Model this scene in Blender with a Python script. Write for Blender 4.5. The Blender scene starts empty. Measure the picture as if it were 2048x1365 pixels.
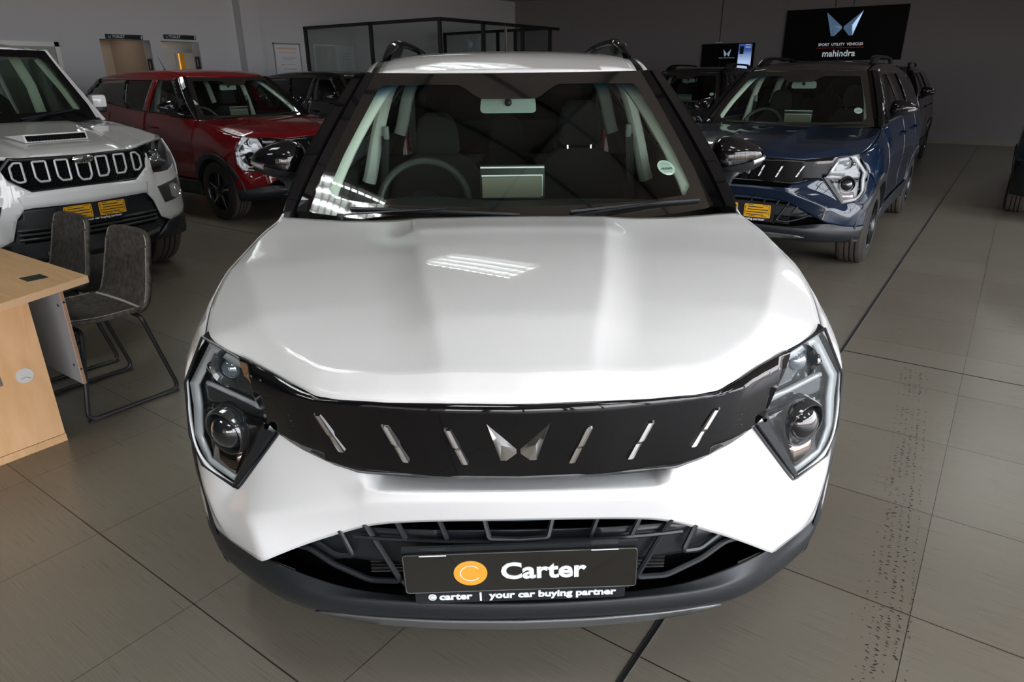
import bpy, bmesh, math, random
import numpy as np
from mathutils import Vector, Matrix
PI = math.pi
random.seed(7)
scene = bpy.context.scene
COL = scene.collection

# ------------------------------------------------------------------ camera
cam_data = bpy.data.cameras.new('camera')
cam_data.sensor_width = 36.0
cam_data.lens = 1348.2 / 2048.0 * 36.0
cam_data.clip_start = 0.05
cam = bpy.data.objects.new('camera', cam_data)
COL.objects.link(cam)
CAM_POS = Vector((0.6503, -0.9274, 1.5050))
cam.matrix_world = (Matrix.Translation(CAM_POS) @ Matrix.Rotation(0.62229, 4, 'Z')
                    @ Matrix.Rotation(1.19504, 4, 'X') @ Matrix.Rotation(-0.009105, 4, 'Z'))
scene.camera = cam
CAR_ROT = 0.63343          # heading of the display car against the room grid

# ------------------------------------------------------------------ light
scene.view_settings.view_transform = 'Standard'
scene.view_settings.look = 'None'
scene.view_settings.gamma = 1.0
scene.view_settings.use_curve_mapping = False
scene.view_settings.exposure = 0.0
scene.cycles.use_denoising = True
scene.cycles.max_bounces = 7
scene.cycles.transparent_max_bounces = 14
scene.cycles.sample_clamp_indirect = 4.0

world = bpy.data.worlds.new('daylight')
scene.world = world
world.use_nodes = True
wn = world.node_tree
wn.nodes.clear()
w_out = wn.nodes.new('ShaderNodeOutputWorld')
w_bg = wn.nodes.new('ShaderNodeBackground')
w_tc = wn.nodes.new('ShaderNodeTexCoord')
w_sep = wn.nodes.new('ShaderNodeSeparateXYZ')
w_ramp = wn.nodes.new('ShaderNodeValToRGB')
wn.links.new(w_tc.outputs['Generated'], w_sep.inputs[0])
wn.links.new(w_sep.outputs['Z'], w_ramp.inputs[0])
w_ramp.color_ramp.elements[0].position = 0.0
w_ramp.color_ramp.elements[0].color = (0.95, 0.96, 1.0, 1)
w_ramp.color_ramp.elements[1].position = 0.7
w_ramp.color_ramp.elements[1].color = (0.80, 0.88, 1.0, 1)
wn.links.new(w_ramp.outputs[0], w_bg.inputs[0])
wn.links.new(w_bg.outputs[0], w_out.inputs[0])
w_bg.inputs['Strength'].default_value = SKY = 9.7

def area(name, loc, rot, sx, sy, power, color=(1, 1, 1), portal=False):
    d = bpy.data.lights.new(name, 'AREA')
    d.shape = 'RECTANGLE'; d.size = sx; d.size_y = sy; d.energy = power; d.color = color
    if portal:
        d.cycles.is_portal = True
    o = bpy.data.objects.new(name, d)
    o.location = loc; o.rotation_euler = rot
    COL.objects.link(o)
    return o

# room limits (metres, room grid)
X0, X1 = -12.307, 5.2        # left wall, right glazed wall
Y0, Y1 = -4.2, 17.448        # glazed shop front behind the camera, dark back wall
HC = 3.54
# the shop front: openings between z .1 and 3.2 ; light portals fill them
area('shopfront_portal', (2.2, Y0 - 0.12, 1.25), (PI / 2, 0, 0), 6.0, 2.4, 1, portal=True)
area('side_window_portal', (X1 + 0.12, 2.2, 1.65), (PI / 2, 0, PI / 2), 12.8, 3.1, 1, portal=True)

# ------------------------------------------------------------------ materials
MATS = {}
def mat(name, col, rough=0.5, metal=0.0, coat=0.0, spec=0.5, emit=None, estr=0.0, trans=0.0, bump=None, alpha=None, coat_rough=0.02):
    if name in MATS: return MATS[name]
    m = bpy.data.materials.new(name); m.use_nodes = True
    b = m.node_tree.nodes['Principled BSDF']
    b.inputs['Base Color'].default_value = (*col, 1)
    b.inputs['Roughness'].default_value = rough
    b.inputs['Metallic'].default_value = metal
    b.inputs['Coat Weight'].default_value = coat
    b.inputs['Coat Roughness'].default_value = coat_rough
    b.inputs['Specular IOR Level'].default_value = spec
    if emit:
        b.inputs['Emission Color'].default_value = (*emit, 1)
        b.inputs['Emission Strength'].default_value = estr
    if trans: b.inputs['Transmission Weight'].default_value = trans
    if bump:                                # (scale, strength, distance)
        nt = m.node_tree
        tc = nt.nodes.new('ShaderNodeTexCoord'); n = nt.nodes.new('ShaderNodeTexNoise')
        n.inputs['Scale'].default_value = bump[0]; n.inputs['Detail'].default_value = 3
        bp = nt.nodes.new('ShaderNodeBump'); bp.inputs['Strength'].default_value = bump[1]
        bp.inputs['Distance'].default_value = bump[2]
        nt.links.new(tc.outputs['Object'], n.inputs['Vector'])
        nt.links.new(n.outputs['Fac'], bp.inputs['Height'])
        nt.links.new(bp.outputs[0], b.inputs['Normal'])
    MATS[name] = m
    return m

def glass(name, tint, base=.045, rough=0.0):
    """thin pane: tinted see-through plus a reflection that grows towards grazing, the same from both sides"""
    if name in MATS: return MATS[name]
    m = bpy.data.materials.new(name); m.use_nodes = True
    nt = m.node_tree; nt.nodes.clear()
    out = nt.nodes.new('ShaderNodeOutputMaterial'); mix = nt.nodes.new('ShaderNodeMixShader')
    lw = nt.nodes.new('ShaderNodeLayerWeight'); lw.inputs['Blend'].default_value = 0.5
    pw = nt.nodes.new('ShaderNodeMath'); pw.operation = 'POWER'; pw.inputs[1].default_value = 5.0
    ma = nt.nodes.new('ShaderNodeMath'); ma.operation = 'MULTIPLY_ADD'; ma.inputs[1].default_value = 1 - base; ma.inputs[2].default_value = base
    tr = nt.nodes.new('ShaderNodeBsdfTransparent'); tr.inputs[0].default_value = (*tint, 1)
    gl = nt.nodes.new('ShaderNodeBsdfGlossy'); gl.inputs['Roughness'].default_value = rough
    nt.links.new(lw.outputs['Facing'], pw.inputs[0]); nt.links.new(pw.outputs[0], ma.inputs[0])
    nt.links.new(ma.outputs[0], mix.inputs[0]); nt.links.new(tr.outputs[0], mix.inputs[1])
    nt.links.new(gl.outputs[0], mix.inputs[2]); nt.links.new(mix.outputs[0], out.inputs[0])
    MATS[name] = m
    return m

def windscreen_mat():
    """tinted thin glass with a blue shade band along its top edge"""
    if 'windscreen_glass' in MATS: return MATS['windscreen_glass']
    m = glass('windscreen_glass', (0.72, 0.82, 0.77), .05)
    nt = m.node_tree
    tr = [n for n in nt.nodes if n.type == 'BSDF_TRANSPARENT'][0]
    tc = nt.nodes.new('ShaderNodeTexCoord'); sp = nt.nodes.new('ShaderNodeSeparateXYZ')
    mr = nt.nodes.new('ShaderNodeMapRange')
    mr.inputs['From Min'].default_value = 1.425; mr.inputs['From Max'].default_value = 1.47
    mx = nt.nodes.new('ShaderNodeMix'); mx.data_type = 'RGBA'
    mx.inputs[6].default_value = (0.72, 0.82, 0.77, 1); mx.inputs[7].default_value = (0.03, 0.16, 0.30, 1)
    nt.links.new(tc.outputs['Object'], sp.inputs[0]); nt.links.new(sp.outputs['Z'], mr.inputs['Value'])
    nt.links.new(mr.outputs[0], mx.inputs[0]); nt.links.new(mx.outputs[2], tr.inputs[0])
    return m

PAINT_WHITE = mat('white_car_paint', (0.78, 0.785, 0.79), 0.35, coat=1.0, spec=0.1)
PAINT_RED = mat('red_car_paint', (0.14, 0.002, 0.005), 0.35, spec=0.05, coat=1.0)
PAINT_BLUE = mat('dark_blue_car_paint', (0.003, 0.011, 0.030), 0.3, spec=0.05, coat=1.0)
PAINT_BLACK = mat('black_car_paint', (0.008, 0.008, 0.009), 0.30, spec=0.05, coat=1.0)
PAINT_GREY = mat('dark_grey_car_paint', (0.018, 0.019, 0.023), 0.30, spec=0.05, coat=1.0)
PAINT_STEEL = mat('steel_blue_car_paint', (0.02, 0.045, 0.075), 0.30, spec=0.05, coat=1.0)
ROOF_BLACK = mat('black_roof_paint', (0.018, 0.016, 0.015), 0.25, spec=0.05, coat=1.0)
GLOSS_BLACK = mat('gloss_black_plastic', (0.004, 0.004, 0.005), 0.035)
SATIN_BLACK = mat('satin_black_plastic', (0.013, 0.015, 0.018), 0.34, spec=.4)
BLACK_PLASTIC = mat('textured_black_plastic', (0.014, 0.016, 0.019), 0.40, spec=.35, bump=(900, 0.12, 0.0006))
DARK_PLASTIC = mat('dark_plastic', (0.010, 0.011, 0.012), 0.5)
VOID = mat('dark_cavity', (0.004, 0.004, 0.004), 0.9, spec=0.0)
CHROME = mat('chrome', (0.85, 0.85, 0.86), 0.14, metal=1.0)
SATIN_SILVER = mat('satin_silver_plastic', (0.14, 0.143, 0.147), 0.4, metal=0.5)
RUBBER = mat('tyre_rubber', (0.012, 0.011, 0.010), 0.75)
TREAD = mat('tyre_tread_dusty', (0.055, 0.042, 0.032), 0.85)
ALLOY = mat('dark_alloy', (0.05, 0.05, 0.055), 0.25, metal=0.9)
ALLOY_CUT = mat('cut_alloy', (0.45, 0.46, 0.47), 0.2, metal=1.0)
LENS_CLEAR = glass('lamp_lens_clear', (0.93, 0.95, 0.96), .03)
SIDE_GLASS = glass('side_window_glass', (0.30, 0.33, 0.32))
DARK_GLASS = glass('privacy_glass', (0.05, 0.055, 0.06))
WINDSCREEN = windscreen_mat()
DRL = mat('light_guide_white', (0.42, 0.44, 0.45), 0.18, coat=0.6)
LAMP_BLACK = mat('lamp_housing_black', (0.008, 0.010, 0.012), 0.10, coat=0.7)
LAMP_GREY = mat('lamp_housing_grey', (0.022, 0.028, 0.031), 0.12, coat=0.5)
REFLECTOR = mat('lamp_reflector', (0.75, 0.77, 0.80), 0.06, metal=1.0)
LENS_BALL = mat('dark_projector_lens', (0.010, 0.011, 0.014), 0.03, coat=1.0)
TRIM_PALE = mat('pale_headliner_fabric', (0.86, 0.88, 0.80), 0.9)
FABRIC = mat('dark_seat_fabric', (0.012, 0.012, 0.012), 0.95, bump=(400, 0.1, 0.0005))
DASH = mat('dashboard_vinyl', (0.018, 0.019, 0.017), 0.65)
YELLOW = mat('yellow_plate_bracket', (0.75, 0.40, 0.012), 0.45)
WHITE_PRINT = mat('white_print', (0.72, 0.76, 0.80), 0.5)
ORANGE_PRINT = mat('orange_print', (0.80, 0.34, 0.035), 0.45)
PLATE_BLACK = mat('gloss_black_plate', (0.012, 0.011, 0.010), 0.12, coat=0.6)
RED_LENS = mat('red_tail_lens', (0.30, 0.01, 0.012), 0.1, coat=1.0)
AMBER = mat('amber_tail_lens', (0.45, 0.16, 0.01), 0.1, coat=1.0)

# ------------------------------------------------------------------ object helpers
def link(o, parent=None):
    COL.objects.link(o)
    if parent is not None: o.parent = parent
    return o

def mesh(name, verts, faces, m=None, parent=None, smooth=True, angle=None):
    me = bpy.data.meshes.new(name)
    me.from_pydata([tuple(map(float, v)) for v in verts], [], faces)
    me.validate()
    if m is not None: me.materials.append(m)
    if smooth:
        me.polygons.foreach_set('use_smooth', [True] * len(me.polygons))
        if angle: me.set_sharp_from_angle(angle=math.radians(angle))
    o = bpy.data.objects.new(name, me)
    link(o, parent)
    if m is not None and m in SWAPS:
        o.material_slots[0].link = 'OBJECT'; o.material_slots[0].material = m
    return o
SWAPS = (PAINT_WHITE, ROOF_BLACK)

def bmobj(name, bm, m=None, parent=None, smooth=True, angle=35):
    bmesh.ops.recalc_face_normals(bm, faces=bm.faces[:])
    me = bpy.data.meshes.new(name); bm.to_mesh(me); bm.free()
    ms = m if isinstance(m, (list, tuple)) else [m]
    for q in ms: me.materials.append(q)
    if smooth:
        me.polygons.foreach_set('use_smooth', [True] * len(me.polygons))
        me.set_sharp_from_angle(angle=math.radians(angle))
    o = bpy.data.objects.new(name, me)
    link(o, parent)
    for i, q in enumerate(ms):
        if q in SWAPS:
            o.material_slots[i].link = 'OBJECT'; o.material_slots[i].material = q
    return o

def empty(name, loc=(0, 0, 0), rz=0.0, label=None, cat=None, group=None, parent=None):
    o = bpy.data.objects.new(name, None); o.empty_display_size = 0.1
    link(o, parent)
    o.location = loc; o.rotation_euler = (0, 0, rz)
    if label: o['label'] = label
    if cat: o['category'] = cat
    if group: o['group'] = group
    return o

def tag(o, label, cat, group=None, kind=None):
    if label: o['label'] = label
    if cat: o['category'] = cat
    if group: o['group'] = group
    if kind: o['kind'] = kind
    return o

def structure(o):
    o['kind'] = 'structure'; return o

def box(bm, lo, hi, mi=0, bev=0.0, mtx=None):
    lo, hi = Vector(lo), Vector(hi)
    r = bmesh.ops.create_cube(bm, size=1.0)
    for v in r['verts']:
        v.co = Vector([lo[i] + (v.co[i] + .5) * (hi[i] - lo[i]) for i in range(3)])
    fs = {f for v in r['verts'] for f in v.link_faces}
    if bev:
        es = {e for v in r['verts'] for e in v.link_edges}
        q = bmesh.ops.bevel(bm, geom=list(es), offset=bev, segments=2, profile=.5, affect='EDGES')
        fs = {f for f in fs if f.is_valid} | set(q['faces'])
    vs = {v for f in fs for v in f.verts}
    if mtx is not None:
        for v in vs: v.co = mtx @ v.co
    for f in fs: f.material_index = mi
    return list(vs)

def tube(bm, pts, r, n=8, mi=0, closed=False, rr=None, flat=1.0):
    """round bar along a polyline; rr gives a radius per point"""
    P = [Vector(p) for p in pts]; k = len(P); rings = []
    up = None
    if closed:
        up = sum((P[i].cross(P[(i + 1) % k]) for i in range(k)), Vector())
        up = up.normalized() if up.length > 1e-9 else None
    for i in range(k):
        a = P[i - 1] if (i > 0 or closed) else P[i]
        b = P[(i + 1) % k] if (i < k - 1 or closed) else P[i]
        d = (b - a).normalized()
        if up is None:
            up = Vector((0, 0, 1)) if abs(d.z) < .9 else Vector((0, 1, 0))
        s = d.cross(up).normalized(); up = s.cross(d).normalized()
        q = rr[i] if rr else r
        rings.append([bm.verts.new(P[i] + q * (math.cos(2 * PI * j / n) * s + flat * math.sin(2 * PI * j / n) * up)) for j in range(n)])
    m = k if closed else k - 1
    for i in range(m):
        A, B = rings[i], rings[(i + 1) % k]
        for j in range(n):
            f = bm.faces.new((A[j], A[(j + 1) % n], B[(j + 1) % n], B[j])); f.material_index = mi
    if not closed:
        for R in (rings[0], rings[-1]):
            try:
                f = bm.faces.new(R); f.material_index = mi
            except ValueError: pass

def smooth_path(pts, sub=5, closed=False):
    P = [Vector(p) for p in pts]; out = []; n = len(P)
    rng = range(n if closed else n - 1)
    for i in rng:
        p1, p2 = P[i], P[(i + 1) % n]
        p0 = P[i - 1] if (closed or i > 0) else p1
        p3 = P[(i + 2) % n] if (closed or i < n - 2) else p2
        for k in range(sub):
            t = k / sub
            out.append(0.5 * ((2 * p1) + (p2 - p0) * t + (2 * p0 - 5 * p1 + 4 * p2 - p3) * t * t + (3 * p1 - p0 - 3 * p2 + p3) * t ** 3))
    if not closed: out.append(P[-1])
    return out

def round_corners(pts, r, seg=4, closed=False):
    P = [Vector(p) for p in pts]; out = []; n = len(P)
    for i in range(n):
        if not closed and i in (0, n - 1): out.append(P[i]); continue
        a, b, c = P[i - 1], P[i], P[(i + 1) % n]
        q = min(r, (a - b).length * .49, (c - b).length * .49)
        s = b + (a - b).normalized() * q; e = b + (c - b).normalized() * q
        for k in range(seg + 1):
            t = k / seg
            out.append((1 - t) ** 2 * s + 2 * t * (1 - t) * b + t * t * e)
    return out

def lathe(bm, prof, n=32, axis='X', center=(0, 0, 0), mi=0, mis=None):
    """prof: list of (along axis, radius)"""
    c = Vector(center); rings = []
    for a, r in prof:
        ring = []
        for j in range(n):
            t = 2 * PI * j / n; u, v = r * math.cos(t), r * math.sin(t)
            ring.append(bm.verts.new(c + (Vector((a, u, v)) if axis == 'X' else Vector((u, a, v)) if axis == 'Y' else Vector((u, v, a)))))
        rings.append(ring)
    for i in range(len(rings) - 1):
        for j in range(n):
            f = bm.faces.new((rings[i][j], rings[i][(j + 1) % n], rings[i + 1][(j + 1) % n], rings[i + 1][j]))
            f.material_index = mis[i] if mis else mi
    return rings

def prism(bm, outline, fn_a, fn_b, mi=0, chamfer=None):
    """solid between two lifts of one 2D outline"""
    A = [bm.verts.new(fn_a(*p)) for p in outline]; B = [bm.verts.new(fn_b(*p)) for p in outline]
    n = len(A)
    for f in (bm.faces.new(A), bm.faces.new(B[::-1])): f.material_index = mi
    for i in range(n):
        f = bm.faces.new((A[i], A[(i + 1) % n], B[(i + 1) % n], B[i])); f.material_index = mi

def hermite(xs, ys):
    xs = list(xs); ys = list(ys); n = len(xs)
    d = [(ys[i + 1] - ys[i]) / (xs[i + 1] - xs[i]) for i in range(n - 1)]
    m = [d[0]] + [0.0 if d[i - 1] * d[i] <= 0 else 2 * d[i - 1] * d[i] / (d[i - 1] + d[i]) for i in range(1, n - 1)] + [d[-1]]
    def f(x):
        if x <= xs[0]: return ys[0] + m[0] * (x - xs[0])
        if x >= xs[-1]: return ys[-1] + m[-1] * (x - xs[-1])
        i = max(k for k in range(n - 1) if xs[k] <= x)
        h = xs[i + 1] - xs[i]; t = (x - xs[i]) / h
        return ((2 * t ** 3 - 3 * t * t + 1) * ys[i] + (t ** 3 - 2 * t * t + t) * h * m[i]
                + (-2 * t ** 3 + 3 * t * t) * ys[i + 1] + (t ** 3 - t * t) * h * m[i + 1])
    return f
def lin(xs, ys): return lambda x: float(np.interp(x, xs, ys))

def grid_cut(outline, step, extra=()):
    """fill a 2D outline with a fine grid; returns verts2d, faces"""
    bm = bmesh.new()
    f = bm.faces.new([bm.verts.new((u, v, 0)) for u, v in outline])
    us = [p[0] for p in outline]; vs = [p[1] for p in outline]
    su, sv = step if isinstance(step, tuple) else (step, step)
    def cut(co, no):
        bmesh.ops.bisect_plane(bm, geom=bm.verts[:] + bm.edges[:] + bm.faces[:], dist=1e-6, plane_co=co, plane_no=no)
    k = math.ceil(min(us) / su + 1e-4)
    while k * su < max(us) - 1e-4: cut((k * su, 0, 0), (1, 0, 0)); k += 1
    k = math.ceil(min(vs) / sv + 1e-4)
    while k * sv < max(vs) - 1e-4: cut((0, k * sv, 0), (0, 1, 0)); k += 1
    for (co, no) in extra: cut(co, no)
    big = [q for q in bm.faces if len(q.verts) > 4]
    if big: bmesh.ops.triangulate(bm, faces=big)
    bm.verts.index_update()
    V = [(v.co.x, v.co.y) for v in bm.verts]; F = [[v.index for v in q.verts] for q in bm.faces]
    bm.free()
    return V, F

def inset_poly(pts, d):
    """shrink a closed 2D outline by d"""
    n = len(pts); area2 = sum(pts[i][0] * pts[(i + 1) % n][1] - pts[(i + 1) % n][0] * pts[i][1] for i in range(n))
    s = 1 if area2 > 0 else -1; out = []
    for i in range(n):
        a, b, c = Vector(pts[i - 1]), Vector(pts[i]), Vector(pts[(i + 1) % n])
        e1 = (b - a).normalized(); e2 = (c - b).normalized()
        n1 = Vector((-e1.y, e1.x)) * s; n2 = Vector((-e2.y, e2.x)) * s
        k = 1 + n1.dot(n2)
        q = b + (n1 + n2) * (d / max(k, .35))
        out.append((q.x, q.y))
    return out

def panel(name, outline, fn, step, m, parent, thick=0.006, gap=0.0, side=1, both=False, angle=None, off=0, extra=()):
    """sheet metal: the outline's fine grid lifted by fn(u,v)->(x,y,z); side=-1 mirrors x; both makes one symmetric mesh"""
    if gap: outline = inset_poly(outline, gap)
    V, F = grid_cut(outline, step, extra)
    P = [fn(u, v) for u, v in V]
    if both:
        k = len(P); P = P + [(-x, y, z) for x, y, z in P]; F = F + [[i + k for i in reversed(f)] for f in F]
        bm = bmesh.new(); bv = [bm.verts.new(p) for p in P]
        for f in F: bm.faces.new([bv[i] for i in f])
        bmesh.ops.remove_doubles(bm, verts=bm.verts[:], dist=1e-4)
        o = bmobj(name, bm, m, parent, angle=angle or 60)
    else:
        if side < 0: P = [(-x, y, z) for x, y, z in P]; F = [list(reversed(f)) for f in F]
        bm = bmesh.new(); bv = [bm.verts.new(p) for p in P]
        for f in F: bm.faces.new([bv[i] for i in f])
        o = bmobj(name, bm, m, parent, angle=angle or 60)
    if thick:
        md = o.modifiers.new('thickness', 'SOLIDIFY'); md.thickness = thick; md.offset = off; md.use_even_offset = False
    return o

def text(name, body, size, m, parent, mtx, sx=1.0, bold=0.0, align='CENTER', ext=0.0008, shear=0.0, space=1.0):
    """lettering as a thin raised mesh, laid in its own XY plane and moved by mtx"""
    c = bpy.data.curves.new(name, 'FONT'); c.body = body; c.size = size; c.align_x = align; c.align_y = 'CENTER'
    c.offset = bold; c.extrude = ext; c.shear = shear; c.space_character = space; c.resolution_u = 3
    tmp = bpy.data.objects.new(name, c); COL.objects.link(tmp)
    bpy.context.view_layer.update()
    me = bpy.data.meshes.new_from_object(tmp.evaluated_get(bpy.context.evaluated_depsgraph_get()))
    COL.objects.unlink(tmp); bpy.data.objects.remove(tmp)
    me.transform(mtx @ Matrix.Diagonal((sx, 1, 1, 1)))
    me.materials.clear(); me.materials.append(m)
    o = bpy.data.objects.new(name, me)
    return link(o, parent)

def copy_tree(o, parent=None, swap=None, skip=()):
    c = o.copy(); COL.objects.link(c); c.parent = parent
    if swap and o.type == 'MESH':
        for i, s in enumerate(c.material_slots):
            if s.link == 'OBJECT' and s.material in swap: s.material = swap[s.material]
    for ch in KIDS.get(o.name, []):
        if ch.name.split('.')[0] in skip: continue
        copy_tree(ch, c, swap, skip)
    return c
KIDS = {}
def index_children():
    KIDS.clear()
    for o in bpy.data.objects:
        if o.parent is not None: KIDS.setdefault(o.parent.name, []).append(o)

# ================================================================== compact SUV
# car frame: x to the car's left, y from nose to tail, z up, origin on the floor under the nose
CW = PAINT_WHITE
h_base = hermite([.0, .07, .12, .2, .3, .5, .7, .86, .95, 1.04, 1.2], [.918, .927, .938, .959, .984, 1.018, 1.042, 1.055, 1.063, 1.074, 1.092])
h_xc = lin([.07, .15, .25, .38, .6, .75, 1.2], [.40, .44, .51, .60, .70, .765, .83])
h_xr = lin([.1, .15, .28, .5, .9, 1.2], [.15, .155, .183, .23, .292, .32])
_yf = lin([0, .15, .28, .38, .430, .628, .757], [.069, .078, .098, .124, .148, .308, .402])
def h_yf(x): return (_yf(x - .012) + 2 * _yf(x) + _yf(x + .012)) / 4 if .02 < x < .74 else _yf(x)
h_k = lin([.07, .15, .25, .4, .7, 1.2], [.050, .088, .070, .040, .028, .022])
h_rg = lin([.05, .12, .3, .86, 1.04, 1.2], [0, .007, .022, .020, .006, 0])
def HOOD(x, y):
    a = abs(x); xc = h_xc(y)
    z = h_base(y) - h_k(y) * (min(a, xc) / .7) ** 2
    if a > xc: z -= .42 * (a - xc)
    xr = h_xr(y); A = h_rg(y)
    if a <= xr: z += A
    elif a < xr + .11: z += A * (1 - (a - xr) / .11) ** 2
    d = y - h_yf(min(a, .757))
    if d < .045: z -= (.026 * (1 - d / .045) + .008 * max(0, 1 - d / .012) ** 2) * (1 - min(1, max(0, (a - .55) / .2)))
    if y > .84: z += .004 * min(1, (y - .84) / .05) * max(0, min(1, (1.05 - y) / .12)) * (1 - min(1, max(0, (a - .29) / .05)))
    return z
GAP = [(.757, .402), (.770, .445), (.785, .50), (.799, .56), (.810, .64), (.814, .74), (.810, .88), (.798, 1.02), (.778, 1.165)]
g_x = hermite([p[1] for p in GAP], [p[0] for p in GAP])
hw = hermite([.38, .435, .5, .6, .8, 1.2, 2.0, 3.0, 3.42, 3.75, 3.92, 4.0, 4.06], [.80, .843, .872, .892, .902, .892, .886, .890, .902, .880, .835, .775, .70])
belt = hermite([1.17, 1.4, 2.0, 2.6, 3.1, 3.5, 4.0], [1.068, 1.09, 1.135, 1.165, 1.21, 1.245, 1.255])
def top_line(y):
    if y < 1.165: return g_x(y), HOOD(g_x(y), max(y, .402)) - .002
    t = min(1, (y - 1.165) / .2)
    return .776 + .024 * t - max(0, y - 3.4) * .12, belt(y)
def SIDE(y, z):
    w = hw(y); xg, zg = top_line(y)
    if z > .72 and zg > .76: w = w - (w - xg) * max(0, (z - .72) / (zg - .72)) ** 2.3
    if z < .62: w -= .05 * ((.62 - z) / .37) ** 2
    if 1.2 < y < 3.3: w -= .014 * math.exp(-((z - .60) / .09) ** 2)      # door hollow
    return (w, y, z)
def GREEN(y, z):
    xg, zb = top_line(y); t = (z - zb) / (1.51 - zb)
    return (xg + (.600 - xg) * t + .05 * t * (1 - t), y, z)
r_y = hermite([1.60, 1.72, 1.85, 2.0, 2.3, 2.8, 3.3, 3.62, 3.75], [1.508, 1.542, 1.575, 1.596, 1.610, 1.612, 1.592, 1.560, 1.545])
def ROOF(x, y): return (x, y, r_y(y) - .020 * (abs(x) / .53) ** 2 - .01 * max(0, (abs(x) - .4) / .13) ** 2)
def WSY(x, z):
    t = (z - 1.06) / .46
    return 1.10 + .54 * t + .02 * 4 * t * (1 - t) * -1 + .283 * x * x
def WS(x, z): return (x, WSY(x, z), z)
def LAMP(x, z, d=0.0): return (x, -.1966 + .6326 * x + .1229 * z + .0039 * x * x + d, z)
g_p = hermite([0, .15, .28, .40, .435, .547, .640], [0, .010, .034, .066, .080, .165, .238])
def GRL(x, z, d=0.0):
    a = abs(x); e = HOOD(a, h_yf(a)) - (.008 if a > .43 else -.02)
    return (x, .073 + .10 * (.885 - z) + g_p(a) + d + .8 * max(0, z - e) - .010 * min(1, max(0, (a - .44) / .06)), z)
p_f = hermite([0, .15, .3, .43, .55, .65, .75, .85], [0, .008, .03, .065, .125, .20, .29, .40])

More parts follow.
